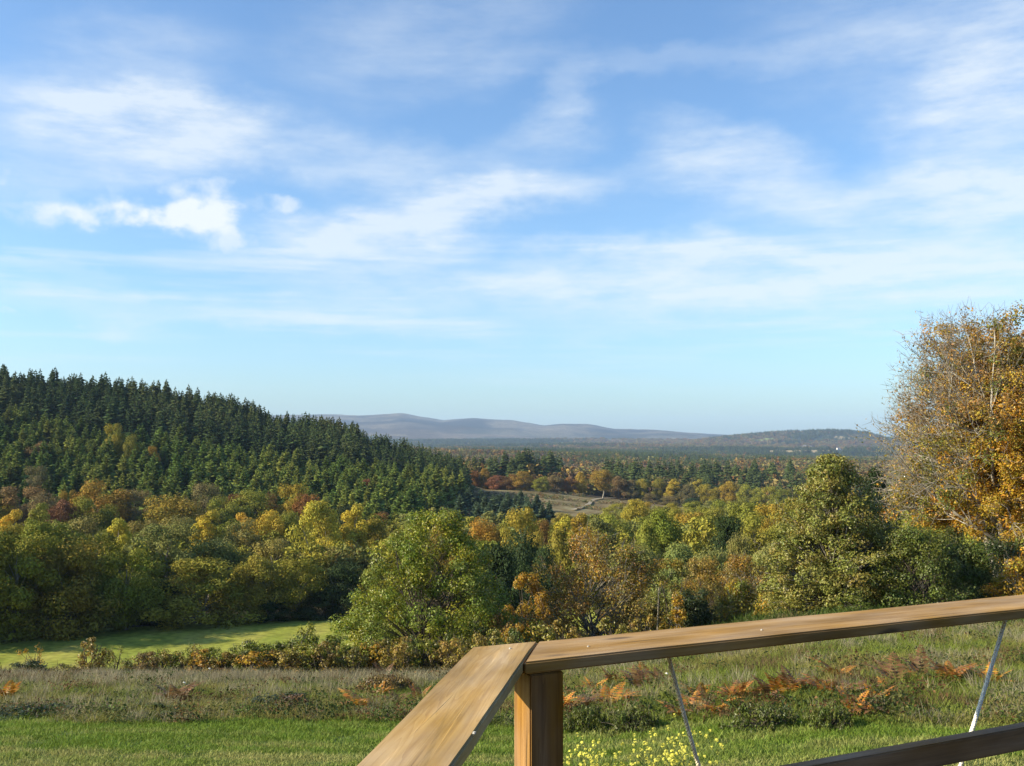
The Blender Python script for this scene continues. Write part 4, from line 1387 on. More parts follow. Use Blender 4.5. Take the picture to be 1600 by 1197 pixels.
HG = 'hedge shrubs between the meadow and the valley field'
for px, top, w, d, c, lab in [
    (64, 1003, 34, 31, YELLOW_NEAR, 'little pointed yellow bush standing out against the valley field'),
    (64, 1030, 62, 30.5, DARK_NEAR, 'low dark bramble skirt around the little yellow bush'),
    (152, 994, 46, 31, OCHRE_NEAR, 'thin ochre sapling rising above the grey grass'),
    (190, 1008, 30, 31, OLIVE_NEAR, 'narrow brown-green bush beside the thin ochre sapling'),
    (240, 1018, 46, 31, RUST_NEAR, 'rusty low bush between the narrow brown-green bush and the green sprig'),
    (275, 1014, 40, 31.5, OCHRE_NEAR, None), (300, 1001, 26, 32, GREEN_DEEP, 'dark green sprig sticking up above the rusty hedge'),
    (322, 1014, 54, 31, GOLD_NEAR, None), (362, 1012, 50, 31, OCHRE_NEAR, None), (398, 999, 44, 33, DARK_NEAR, 'dark green rounded bush in the hedge above the ochre ferns'),
    (432, 997, 46, 32, GREEN_DEEP, None), (405, 1018, 60, 30.5, GOLD_NEAR, None), (470, 990, 60, 32, GREEN_DEEP, None), (490, 972, 40, 32.5, GREEN_NEAR, 'tall loose green shrub, highest in the hedge left of the round tree'),
    (455, 1015, 50, 30.5, OCHRE_NEAR, None), (500, 1015, 60, 31, RUST_NEAR, None), (528, 992, 60, 33, GREEN_NEAR, None), (545, 1012, 54, 31.5, OCHRE_NEAR, None),
    (585, 1005, 60, 32, GOLD_NEAR, None), (620, 1012, 60, 32, OCHRE_NEAR, None), (655, 1002, 54, 33, GREEN_DEEP, None), (690, 1004, 60, 33, OCHRE_NEAR, None),
    (725, 995, 60, 33.5, OLIVE_NEAR, None), (755, 985, 56, 34, OCHRE_NEAR, None), (775, 960, 60, 37, RUST_NEAR, 'pinkish-brown bush at the foot of the golden-orange bush'),
    (810, 975, 60, 36, GOLD_NEAR, None), (850, 970, 60, 36, OLIVE_NEAR, None), (885, 965, 60, 37, OCHRE_NEAR, None), (-10, 1008, 40, 31, DARK_NEAR, None), (110, 1035, 50, 30.5, OLIVE_NEAR, None),
    (960, 962, 60, 37, OLIVE_NEAR, None), (1000, 955, 50, 38, OCHRE_NEAR, None), (1240, 935, 60, 36.5, OLIVE_NEAR, None), (1330, 930, 60, 35, GREEN_DEEP, None), (1015, 945, 40, 40, OCHRE_NEAR, None),
    (1120, 945, 40, 41, OLIVE_NEAR, None),
]:
    word = {YELLOW_NEAR: 'yellow', DARK_NEAR: 'dark green', OCHRE_NEAR: 'ochre', OLIVE_NEAR: 'olive', RUST_NEAR: 'rusty', GREEN_DEEP: 'green', GOLD_NEAR: 'golden', GREEN_NEAR: 'yellow-green'}[c]
    where = 'in the hedge beyond the meadow' if px < 800 else 'under the trees beyond the railing'
    shrub('hedge_shrub', px, top, w, d, c, lab or 'low %s shrub %s' % (word, where), sprig_p if w < 40 else hedge_p, 'shrub', None if lab else '%s shrubs %s' % (word, where))

r_g = np.random.default_rng(515)
for k in range(44):     # the hedge closes up between the larger shrubs
    px = 205 + 600 * (k + r_g.random()) / 44
    c = [OCHRE_NEAR, GREEN_DEEP, OLIVE_NEAR, GREEN_NEAR, GREEN_NEAR, OLIVE_NEAR][r_g.integers(6)]
    word = {OCHRE_NEAR: 'ochre', OLIVE_NEAR: 'olive', RUST_NEAR: 'rusty', GREEN_DEEP: 'green', GREEN_NEAR: 'yellow-green'}[c]
    top = np.interp(px, [200, 330, 480, 560, 800], [1022, 1012, 1000, 1006, 985]) + 14 * (r_g.random() - 0.5)
    where = 'in the hedge beyond the meadow'
    shrub('hedge_shrub', px, top, 34 + 26 * r_g.random(), 30.6 + 2.6 * r_g.random(), c, 'low %s shrub %s' % (word, where), hedge_p, 'shrub', '%s shrubs %s' % (word, where))

for px, top, w, d, c, lab in [
    (440, 1098, 150, 21.5, DARK_NEAR, 'large dark green bramble patch in the rough grass above the lawn'),
    (395, 1112, 70, 20.8, GREEN_DEEP, 'low leafy bramble at the side of the large bramble patch'),
    (495, 1108, 60, 21.2, GREEN_DEEP, 'small leafy bramble trailing from the large bramble patch'),
    (265, 1093, 110, 24, DARK_NEAR, 'small dark bramble patch among reddish stalks in the rough grass'),
    (10, 1085, 50, 23.5, DARK_NEAR, 'dark bramble clump at the open end of the rough grass'),
    (610, 1062, 80, 24.5, RUST_NEAR, 'rust-brown dead shrub in the rough grass beside the handrail'),
    (915, 1106, 60, 18.0, GREEN_DEEP, 'leafy green bramble beside the railing post'),
    (985, 1112, 66, 17.4, GREEN_DEEP, 'small low bramble under the rusty ferns beyond the cord'),
    (1190, 1106, 90, 16.3, GREEN_DEEP, 'long low green bramble under the brightest orange ferns'),
    (1290, 1106, 60, 15.8, GREEN_DEEP, 'green bramble edge where the orange ferns meet the lawn'),
    (1480, 1045, 70, 20, GREEN_DEEP, 'green leafy weed clump in the meadow near the pale cord'),
    (60, 1140, 140, 20.6, DARK_NEAR, 'dark leafy strip standing in for shadow along the lawn edge at its open end'),  # this and the next put the lawn-edge shadow into dark leaves
    (210, 1140, 140, 20.3, GREEN_DEEP, 'dark leafy strip standing in for shadow on the lawn edge below the small bramble patch'),
]:
    shrub('bramble_bush', px, top - 6, w, d, c, lab, bramble_p, 'bramble', None, 0.55, 2.3)

# ------------------------------------------------------------------ bracken
def bracken_mesh(seed, fronds=9):
    r = np.random.default_rng(seed)
    V, Q, k = [], [], 0
    for f in range(fronds):
        a = r.random() * 6.28; ln = 0.55 + 0.45 * r.random(); lean = 0.5 + 0.6 * r.random()
        d = np.array([math.cos(a), math.sin(a), 0])
        t = np.linspace(0, 1, 15)[:, None]
        path = d * ln * (0.15 * t + 0.65 * lean * t ** 2) + np.array([0, 0, 1]) * ln * (1.1 * t - 0.55 * lean * t ** 2.2)
        side = np.array([-d[1], d[0], 0])
        for i in range(3, 15):
            tt = i / 14
            w = 0.30 * ln * (1 - tt) ** 0.7 * (1 if i > 4 else 0.75) + 0.015
            for s in (-1, 1):
                p = path[i]; fw = unit(path[min(14, i + 1)] - path[i - 1])
                sd_ = side * s * (0.9 + 0.2 * r.random()) + fw * 0.45 + np.array([0, 0, -0.25 * r.random() - 0.1])
                tip = p + sd_ * w
                th = fw * 0.022 * (0.6 + ln)
                mid = (p + tip) / 2
                V += [p, mid + th, tip, mid - th]; Q.append((k, k + 1, k + 2, k + 3)); k += 4
        # stalk
        for i in range(0, 14):
            n = side * 0.005
            V += [path[i] - n, path[i] + n, path[i + 1] + n, path[i + 1] - n]; Q.append((k, k + 1, k + 2, k + 3)); k += 4
    V = np.array(V)
    return mesh_from('frond', V, np.array(Q), M_LEAF, np.ones((len(V), 3)))


bracken_p = [bracken_mesh(2000 + k, 5 + 2 * (k % 4)) for k in range(9)]
r_b = np.random.default_rng(88)
BR = [(905, 1098), (925, 1085), (950, 1092), (985, 1082), (1000, 1062), (1010, 1050), (1085, 1098), (1098, 1092), (1092, 1080), (1130, 1080), (1150, 1085), (1172, 1078), (1190, 1085), (1205, 1075),
      (1222, 1078), (1240, 1072), (1255, 1075), (1272, 1068), (1295, 1075), (1325, 1078), (1362, 1098), (1368, 1085), (1385, 1065), (1400, 1058), (1418, 1052), (1440, 1050), (1485, 1052), (1500, 1050),
      (1335, 1100), (930, 1065), (1060, 1105), (1550, 1055), (1120, 1100), (1310, 1045), (960, 1055), (1035, 1055), (870, 1105)]
BL = [(275, 1085), (430, 1095), (455, 1090), (560, 1095), (590, 1075), (620, 1085), (330, 1030), (360, 1030), (420, 1035), (500, 1035), (585, 1025), (640, 1030), (690, 1030), (730, 1020), (10, 1080), (140, 1035), (560, 1055), (380, 1032), (655, 1080), (600, 1045)]
for k, (px, py) in enumerate(BR + BL):
    x, y, z = raycast(px, py + 22, 10, 60)
    e = empty('bracken_fern', (x, y, z - 0.02), r_b.random() * 6.28)
    s = 0.56 + 0.34 * r_b.random()
    e.scale = (s * (0.8 + 0.5 * r_b.random()), s * (0.8 + 0.5 * r_b.random()), s * (0.7 + 0.5 * r_b.random()))
    f = obj('frond', bracken_p[int(r_b.integers(9))], e)
    bright = r_b.random()
    c = (0.42, 0.20, 0.028) if bright > 0.7 else ((0.31, 0.145, 0.032) if bright > 0.3 else (0.17, 0.095, 0.036))
    c = tuple(np.array(c) * (0.75 + 0.5 * r_b.random())); f.color = (*c, 1)
    word = 'bright orange' if bright > 0.7 else ('rust-coloured' if bright > 0.3 else 'dead brown')
    side = 'in the meadow seen through the railing' if k < len(BR) else 'in the rough grass before the hedge'
    tag(e, '%s bracken fern %s' % (word, side), 'fern', '%s ferns %s' % (word, side))


# ------------------------------------------------------------------ grass
def tuft(seed, n, h, spread_r, w, lean):
    r = np.random.default_rng(seed)
    a = r.random(n) * 6.28; rr = spread_r * np.sqrt(r.random(n))
    base = np.stack([rr * np.cos(a), rr * np.sin(a), np.zeros(n) - 0.01], 1)
    hh = h * (0.5 + 0.7 * r.random(n))
    la = r.random(n) * 6.28
    ln = lean * hh * (0.2 + r.random(n))
    dv = np.stack([np.cos(la) * ln, np.sin(la) * ln, hh], 1)
    fa = r.random(n) * 3.14
    sd_ = np.stack([np.cos(fa), np.sin(fa), np.zeros(n)], 1) * w / 2
    mid = base + dv * np.array([0.38, 0.38, 0.6])
    tip = base + dv
    V = np.stack([base - sd_, base + sd_, mid + sd_ * .8, mid - sd_ * .8, tip], 1).reshape(-1, 3)
    i = np.arange(n)[:, None] * 5
    return mesh_from('tuft', V, [i + np.array([[0, 1, 2, 3]]), i + np.array([[3, 2, 4]])], M_GRASS_I, np.ones((len(V), 3)))


def weed(seed, n, h, spread_r, leaf):
    r = np.random.default_rng(seed)
    p = np.stack([r.normal(size=n) * spread_r * 0.5, r.normal(size=n) * spread_r * 0.5, h * r.random(n) ** 0.8], 1)
    V, q = leaf_quads(p, unit(r.normal(size=(n, 3)) * 0.6 + np.array([0, 0, 0.8])), leaf, 0.6, r)
    return mesh_from('weed', V, q, M_GRASS_I, np.ones((len(V), 3)))


def wedge(d0, d1, dens, r, k=0.66):
    area = k * (d1 ** 2 - d0 ** 2)
    n = int(area * dens)
    d = np.sqrt(r.random(n) * (d1 ** 2 - d0 ** 2) + d0 ** 2)
    return (2 * r.random(n) - 1) * k * d, d


def build_grass():
    r = np.random.default_rng(606)
    # lawn
    x, d = wedge(8.5, 24, 26, r)
    keep = d < lawn_edge(x) + 0.2
    x, d = x[keep], d[keep]
    n = len(x)
    ed = np.clip((lawn_edge(x) - d) / 4.0, 0, 1)
    band = 0.5 + 0.5 * np.sin((d + 0.12 * x + 0.4 * (fbm(x / 3, d / 3, 2, 2) - 0.5)) * 2 * np.pi / 1.15)
    f = fbm(x / 1.8, d / 0.7, 3, 3)
    lush, pale = np.array([0.150, 0.220, 0.030]), np.array([0.310, 0.310, 0.100])
    mixv = np.clip(ed * 0.6 + 0.75 * (band - 0.5) + 1.9 * (f - 0.5) + 1.2 * (fbm(x / 5, d / 2.5, 91, 2) - 0.5), 0, 1)[:, None]
    tint = (lush * (1 - mixv) + pale * mixv) * (0.8 + 0.4 * r.random(n))[:, None]
    s = 0.75 + 0.5 * r.random(n) + 0.5 * (1 - ed)
    spread('lawn_grass', np.stack([x, d, H(x, d) + 0.03], 1), np.stack([np.ones(n), np.ones(n), s], 1), rots(n, 0.05), tint,
           [tuft(3000 + k, 90, 0.060, 0.26, 0.012, 1.2) for k in range(3)], 'short mown green grass of the lawn below the deck', 'grass')
    # meadow
    x, d = wedge(13, 30.8, 30, r)
    keep = d > lawn_edge(x) - 0.05
    x, d = x[keep], d[keep]; n = len(x)
    pxs = 800 + F * x / d
    f = fbm(x / 2.2, d / 1.4, 4, 3); g = fbm(x / 1.1 + 5, d / 0.8, 6, 3)
    left = 1 - smooth(560, 820, pxs)
    dry = np.clip((0.12 + 0.42 * left) * smooth(25.5, 28, d + 2 * (f - 0.5)) + 0.20 * (g > 0.58) + 0.02, 0, 1)
    green = np.array([0.175, 0.215, 0.036]); olive = np.array([0.240, 0.230, 0.062]); grey = np.array([0.27, 0.24, 0.15]); brown = np.array([0.15, 0.10, 0.050])
    tint = np.where((f > 0.5)[:, None], green, olive)
    isdry = r.random(n) < dry
    tint = np.where(isdry[:, None], grey, tint)
    tint = np.where(((g < 0.38) & (r.random(n) < 0.6))[:, None], brown, tint) * (0.75 + 0.5 * r.random(n))[:, None]
    s = np.where(isdry, 1.0, 0.72) * (0.7 + 0.6 * r.random(n)) * (0.65 + 0.35 * smooth(0, 1.5, d - lawn_edge(x)))
    spread('meadow_grass', np.stack([x, d, H(x, d)], 1), np.stack([np.ones(n), np.ones(n), s], 1), rots(n, 0.10), tint,
           [tuft(3100 + k, 46, 0.36, 0.22, 0.011, 0.6) for k in range(4)], 'tall rough meadow grass, grey and dry along the hedge', 'grass')
    # leafy weeds in the meadow, densest along the mown edge
    x, d = wedge(13, 34, 9, r)
    e = d - lawn_edge(x)
    keep = (e > -0.1) & (r.random(len(x)) < 0.20 + 0.75 * np.exp(-np.maximum(e, 0) / 1.2))
    x, d = x[keep], d[keep]; n = len(x)
    pal = np.array([(0.050, 0.075, 0.018), (0.07, 0.10, 0.02), (0.10, 0.11, 0.03), (0.05, 0.07, 0.02), (0.13, 0.075, 0.03)])
    tint = pal[r.integers(5, size=n)] * (0.75 + 0.5 * r.random(n))[:, None]
    s = 0.7 + 0.7 * r.random(n)
    spread('meadow_weeds', np.stack([x, d, H(x, d)], 1), np.stack([s, s, s], 1), rots(n, 0.1), tint,
           [weed(3200 + k, 46, 0.30, 0.30, 0.065) for k in range(4)], 'low leafy weeds scattered through the meadow grass', 'weeds')
    # rough grass below the trees
    x, d = wedge(30.5, 62, 7, r, 0.62)
    n = len(x)
    f = fbm(x / 4, d / 4, 4, 3)
    tint = np.where((f > 0.48)[:, None], np.array([0.07, 0.105, 0.02]), np.array([0.12, 0.105, 0.04])) * (0.75 + 0.5 * r.random(n))[:, None]
    s = 0.7 + 0.6 * r.random(n)
    spread('rough_grass', np.stack([x, d, H(x, d)], 1), np.stack([s * 1.5, s * 1.5, s], 1), rots(n, 0.1), tint,
           [tuft(3300 + k, 50, 0.38, 0.3, 0.02, 0.6) for k in range(3)], 'rough grass on the slope under the trees', 'grass')


build_grass()

# ------------------------------------------------------------------ flowers
M_PETAL = plain_material('mustard_petal', (0.66, 0.62, 0.10), var=0.12)
M_STEM = plain_material('mustard_stem', (0.13, 0.17, 0.045), var=0.25)
M_WHITE = plain_material('white_petal', (0.75, 0.74, 0.68), var=0.08)


def flower_head(seed, mat, n=16, rad=0.028, size=0.017):
    r = np.random.default_rng(seed)
    d = unit(r.normal(size=(n, 3)) + np.array([0, 0, 0.7]))
    p = d * rad * (0.6 + 0.5 * r.random(n))[:, None]
    V, Q = [], []
    ref = unit(r.normal(size=(n, 3)))
    a = unit(np.cross(d, ref)); b = np.cross(d, a)
    for s1, s2 in ((a, b), (b, -a), (-a, -b), (-b, a)):   # four petals each
        o = p + s1 * size * 0.55
        V.append(np.stack([p, o + s2 * size * .38 + d * .002, p + s1 * size * 1.1, o - s2 * size * .38 + d * .002], 1).reshape(-1, 3))
    V = np.concatenate(V)
    return mesh_from('flower_head', V, np.arange(len(V)).reshape(-1, 4), mat)


heads = [flower_head(4000 + k, M_PETAL, 9, 0.018, 0.012) for k in range(4)]
white_heads = [flower_head(4050 + k, M_WHITE, 12, 0.022, 0.013) for k in range(2)]
r_f = np.random.default_rng(17)


def mustard(px, d, h, k):
    x, y, z = at(px, d)
    e = empty('mustard_plant', (x, y, z), r_f.random() * 6.28)
    T = Tubes()
    nb = 5 + int(r_f.integers(4))
    top = np.array([r_f.normal() * 0.05, r_f.normal() * 0.05, h])
    T.add(np.stack([(0, 0, -0.02), top * 0.5 + r_f.normal(size=3) * 0.015, top]), [0.007, 0.005, 0.002], 5)
    ends = [top]
    for j in range(nb):
        f = 0.45 + 0.45 * r_f.random()
        s = top * f; a = r_f.random() * 6.28
        ln = h * (0.14 + 0.2 * r_f.random())
        t = s + np.array([math.cos(a) * ln * 0.6, math.sin(a) * ln * 0.6, ln])
        T.add(np.stack([s, (s + t) / 2 + np.array([math.cos(a), math.sin(a), 0]) * 0.02, t]), [0.004, 0.003, 0.0015], 4)
        ends.append(t)
    obj('stem', T.mesh('stem', M_STEM), e)
    n = 14
    p = np.stack([r_f.normal(size=n) * 0.07, r_f.normal(size=n) * 0.07, h * 0.6 * r_f.random(n)], 1)
    V, q = leaf_quads(p, unit(r_f.normal(size=(n, 3)) * 0.5 + np.array([0, 0, 0.7])), 0.09, 0.4, r_f)
    lf = obj('leaves', mesh_from('leaves', V, q, M_LEAF, np.ones((len(V), 3))), e)
    lf.color = (0.09, 0.14, 0.03, 1)
    for t in ends:
        o = obj('flower_head', heads[int(r_f.integers(4))], e, tuple(t))
        s = 0.8 + 0.5 * r_f.random(); o.scale = (s, s, s)
    tag(e, 'yellow-flowered mustard plant in the patch below the railing', 'flower', 'mustard plants below the railing')


for k in range(34):
    px = 892 + 215 * r_f.random()
    d = 10.3 + 1.7 * r_f.random()
    topy = 1168 + 34 * r_f.random() - 10 * math.exp(-((px - 1085) / 30) ** 2)
    _, _, z = at(px, d)
    mustard(px, d, ray(px, topy)[2] * d - z, k)
for px, topy in ((917, 1158), (1021, 1140), (1062, 1150), (1007, 1164), (1058, 1165)):
    _, _, z = at(px, 11.2)
    mustard(px, 11.2, ray(px, topy)[2] * 11.2 - z, 0)
for px, py in ((1165, 1010), (1200, 1012), (1222, 1000), (1240, 1008), (1262, 1005), (1275, 1010), (1300, 1003), (1330, 1000), (1376, 1008), (1392, 1004), (1418, 1003), (1432, 1010), (1448, 1006),
               (1040, 1085), (325, 1068), (285, 1096), (1425, 996), (1290, 1015)):
    x, y, z = raycast(px, py + 8, 12, 60)
    e = empty('white_flower', (x, y, z))
    T = Tubes(); T.add(np.array([(0, 0, -0.02), (0.02, 0.01, 0.28), (0.03, 0, 0.52)]), [0.004, 0.003, 0.002], 4)
    obj('stem', T.mesh('stem', M_STEM), e)
    obj('flower_head', white_heads[k % 2], e, (0.03, 0, 0.53)).scale = (1.3, 1.3, 1.0)
    tag(e, 'small white wildflower standing in the meadow grass', 'flower', 'white wildflowers in the meadow')

# ------------------------------------------------------------------ stake and scraps
M_STAKE = plain_material('stake_wood', (0.26, 0.22, 0.15), var=0.2)
x, y, z = at(1023, 39)
T = Tubes()
hs = ray(1023, 918)[2] * 39 - z
T.add(np.array([(0, 0, -0.2), (0.03, 0, hs * 0.5), (0.10, 0, hs)]), [0.024, 0.022, 0.020], 8)
T.V.append(np.array([(0.10, 0, hs + 0.012)])); T.n += 1
o = obj('wooden_stake', T.mesh('wooden_stake', M_STAKE), None, (x, y, z))
tag(o, 'thin pale wooden stake leaning beside the slim yellow sapling', 'stake')


def scrap(px, py, w, label, seed):
    r = np.random.default_rng(seed)
    x, y, z = raycast(px, py + 6, 15, 60)
    n = 12
    gx, gy = np.meshgrid(np.linspace(-.5, .5, n), np.linspace(-.5, .5, n), indexing='ij')
    hgt = 0.26 * fbm(gx * 5 + seed, gy * 5, seed, 3) + 0.12 * (1 - (gx * 2) ** 2)
    top = np.stack([gx * w, gy * w * 0.6, hgt], -1).reshape(-1, 3) + r.normal(size=(n * n, 3)) * 0.012
    bot = top - np.array([0, 0, 0.012])
    i = np.arange(n - 1)[:, None] * n; j = np.arange(n - 1)[None, :]
    q = np.stack([i + j, i + n + j, i + n + j + 1, i + j + 1], -1).reshape(-1, 4)
    o = obj('crumpled_sheet', mesh_from('crumpled_sheet', np.concatenate([top, bot]), np.concatenate([q, q[:, ::-1] + n * n]), M_SHEET), None, (x, y, z + 0.1))
    tag(o, label, 'sheet')


M_SHEET = plain_material('plastic_white', (0.66, 0.68, 0.70), var=0.1)
scrap(1384, 950, 0.95, 'crumpled whitish sheet lying at the foot of the dense mid-green bush', 5)
scrap(1592, 934, 0.4, 'small white scrap lying under the amber bush', 9)

# ------------------------------------------------------------------ the deck and its railing
import bmesh
RAIL_Z, RAIL_T = -0.49, 0.028
AZ_R = math.radians(64.4)
dirR = np.array([math.sin(AZ_R), math.cos(AZ_R)])


def on_plane(px, py, z):
    dx, _, dz = ray(px, py)
    t = z / dz
    return np.array([dx * t, t])


def line_x(p, d, q, e):
    """intersection of p + s d and q + t e"""
    A = np.array([[d[0], -e[0]], [d[1], -e[1]]])
    s, _ = np.linalg.solve(A, q - p)
    return p + d * s


def prism(name, poly, z0, z1, ang, mat, parent, bevel=0.003, axis_up=False, wobble=0.0):
    """board from a plan polygon, its own X axis along ang so that the grain runs with it"""
    poly = np.asarray(poly, float)
    o0 = poly.mean(0)
    c, s = math.cos(-ang), math.sin(-ang)
    loc = [(c * (p[0] - o0[0]) - s * (p[1] - o0[1]), s * (p[0] - o0[0]) + c * (p[1] - o0[1])) for p in poly]
    bm = bmesh.new()
    lo = [bm.verts.new((a, b, z0)) for a, b in loc]
    hi = [bm.verts.new((a, b, z1)) for a, b in loc]
    n = len(loc)
    bm.faces.new(lo[::-1]); bm.faces.new(hi)
    for k in range(n):
        bm.faces.new((lo[k], lo[(k + 1) % n], hi[(k + 1) % n], hi[k]))
    bmesh.ops.recalc_face_normals(bm, faces=bm.faces)
    if bevel:
        bmesh.ops.bevel(bm, geom=bm.edges[:], offset=bevel, segments=2, affect='EDGES', clamp_overlap=True)
    if wobble:    # sawn and worn edges are never quite straight
        for _ in range(5):
            le = [e for e in bm.edges if e.calc_length() > 0.06 and abs((e.verts[0].co - e.verts[1].co).x) > 0.055]
            bmesh.ops.subdivide_edges(bm, edges=le, cuts=1)
        for v in bm.verts:
            nx = float(fbm(v.co.x * 9.0, 0.0 if v.co.y > 0 else 5.0, 31, 3) - 0.5)
            nz = float(fbm(v.co.x * 7.0, 2.0 if v.co.y > 0 else 8.0, 33, 3) - 0.5)
            v.co.y += wobble * nx * 2; v.co.z += wobble * nz
    me = bpy.data.meshes.new(name); bm.to_mesh(me); bm.free()
    if axis_up:   # grain runs upwards: lay the mesh along X and stand the object up
        co = np.array([v.co[:] for v in me.vertices])
        co = np.stack([co[:, 2], co[:, 1], -co[:, 0]], 1)
        me.vertices.foreach_set('co', co.astype(np.float32).ravel()); me.update()
    me.materials.append(mat)
    o = obj(name, me, parent, (o0[0], o0[1], 0))
    o.rotation_euler = (0, -math.pi / 2, ang) if axis_up else (0, 0, ang)
    if axis_up:
        o.rotation_mode = 'XYZ'
    return o


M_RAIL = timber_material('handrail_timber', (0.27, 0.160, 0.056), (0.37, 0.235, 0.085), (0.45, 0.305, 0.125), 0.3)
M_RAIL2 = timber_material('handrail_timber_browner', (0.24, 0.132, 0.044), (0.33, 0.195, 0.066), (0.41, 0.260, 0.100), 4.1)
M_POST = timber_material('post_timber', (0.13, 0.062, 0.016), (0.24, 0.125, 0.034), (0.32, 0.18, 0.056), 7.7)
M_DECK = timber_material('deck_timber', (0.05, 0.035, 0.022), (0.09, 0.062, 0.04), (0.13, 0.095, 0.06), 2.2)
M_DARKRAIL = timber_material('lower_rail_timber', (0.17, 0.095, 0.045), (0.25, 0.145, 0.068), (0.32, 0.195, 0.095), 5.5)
M_SCREW = plain_material('screw_zinc', (0.42, 0.41, 0.38), var=0.08)

railing = empty('deck_railing', (0, 0, 0))
tag(railing, 'brown timber deck railing with flat handrails meeting over a square post', 'railing')
# plan lines of the two handrails
la, lb = on_plane(737, 1011, RAIL_Z), on_plane(553, 1197, RAIL_Z)       # outer edge of the first handrail
ra, rb = on_plane(833.5, 1010, RAIL_Z), on_plane(706, 1197, RAIL_Z)     # inner edge
dL = unit((la - lb) + (ra - rb) * 0.4)
back = la                                                                # outer edge of the second handrail passes the corner
frontp = on_plane(1000, 1013.9, RAIL_Z)
cornerL = la
cornerR = line_x(ra, dL, back, dirR)
behind = 3.6
left_poly = [cornerL - dL * behind, ra - dL * behind, cornerR, cornerL]
LEFT_ANG = math.atan2(dL[1], dL[0]); RIGHT_ANG = math.atan2(dirR[1], dirR[0])
h1 = prism('handrail', left_poly, RAIL_Z - RAIL_T, RAIL_Z, LEFT_ANG, M_RAIL, railing, 0.004, False, 0.0028)
gap = np.array([0.0012, -0.0004])
s0 = line_x(ra, dL, frontp, dirR) + gap
s1 = cornerR + gap
RLEN = 3.4
right_poly = [s0, s0 + dirR * RLEN, s1 + dirR * RLEN, s1]
h2 = prism('handrail', right_poly, RAIL_Z - RAIL_T - 0.002, RAIL_Z - 0.002, RIGHT_ANG, M_RAIL2, railing, 0.004, False, 0.0022)
# corner post, square with the second handrail
PW = 0.085
nrmB = np.array([-dirR[1], dirR[0]])          # away from the deck
c0 = np.array([(828.0 - 800) / F * 2.265, 2.265])


def post(c, z1):
    zg = hz(c[0], c[1]) - 0.3
    return prism('post', [c, c + dirR * PW, c + dirR * PW + nrmB * PW, c + nrmB * PW], zg, z1, RIGHT_ANG, M_POST, railing, 0.003, axis_up=True)


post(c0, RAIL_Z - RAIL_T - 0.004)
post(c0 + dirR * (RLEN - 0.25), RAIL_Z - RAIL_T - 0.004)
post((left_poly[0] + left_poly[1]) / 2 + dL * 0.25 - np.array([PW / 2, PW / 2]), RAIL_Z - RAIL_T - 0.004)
# lower rail on the deck side of the posts
lr0 = c0 - nrmB * 0.002
LZ = -0.816
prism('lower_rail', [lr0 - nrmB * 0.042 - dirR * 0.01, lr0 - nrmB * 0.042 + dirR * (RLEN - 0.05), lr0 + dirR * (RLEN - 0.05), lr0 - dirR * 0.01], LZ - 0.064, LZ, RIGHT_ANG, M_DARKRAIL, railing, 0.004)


def screw(px, py, parent, z):
    p = on_plane(px, py, z)
    bm = bmesh.new()
    bmesh.ops.create_cone(bm, cap_ends=True, segments=12, radius1=0.0030, radius2=0.0024, depth=0.003)
    me = bpy.data.meshes.new('screw'); bm.to_mesh(me); bm.free(); me.materials.append(M_SCREW)
    o = obj('screw', me, parent, (0, 0, 0))
    inv = parent.matrix_basis.inverted()
    o.location = inv @ Vector((p[0], p[1], z + 0.0012))


bpy.context.view_layer.update()
for px, py in ((797, 1014), (741, 1146)):
    screw(px, py, h1, RAIL_Z)
for px, py in ((919, 1011), (1190, 985)):
    screw(px, py, h2, RAIL_Z - 0.002)

# deck boards, parallel with the first handrail
deck = empty('wooden_deck', (0, 0, 0))
tag(deck, 'weathered timber deck of narrow boards inside the railing', 'deck')
nL = np.array([dL[1], -dL[0]])
inner0 = ra + nL * 0.0
DZ = -1.56
frontline = c0 - nrmB * 0.01
for k in range(19):
    a = inner0 + nL * (k * 0.148 - 0.10)
    b = a + nL * 0.142
    fa, fb = line_x(a, dL, frontline, dirR), line_x(b, dL, frontline, dirR)
    ba = a + dL * (np.dot(inner0 - dL * 3.5 - a, dL)); bb = b + dL * (np.dot(inner0 - dL * 3.5 - b, dL))
    prism('plank', [ba, bb, fb, fa], DZ - 0.028, DZ - 0.0005 * (k % 3), LEFT_ANG, M_DECK, deck, 0.003)
for t in (0.15, 1.6, 3.1):    # joists
    a = inner0 - dL * t - nL * 0.1
    prism('joist', [a, a + nL * 2.6, a + nL * 2.6 - dL * 0.05, a - dL * 0.05], DZ - 0.18, DZ - 0.030, LEFT_ANG + math.pi / 2, M_DECK, deck, 0.003)


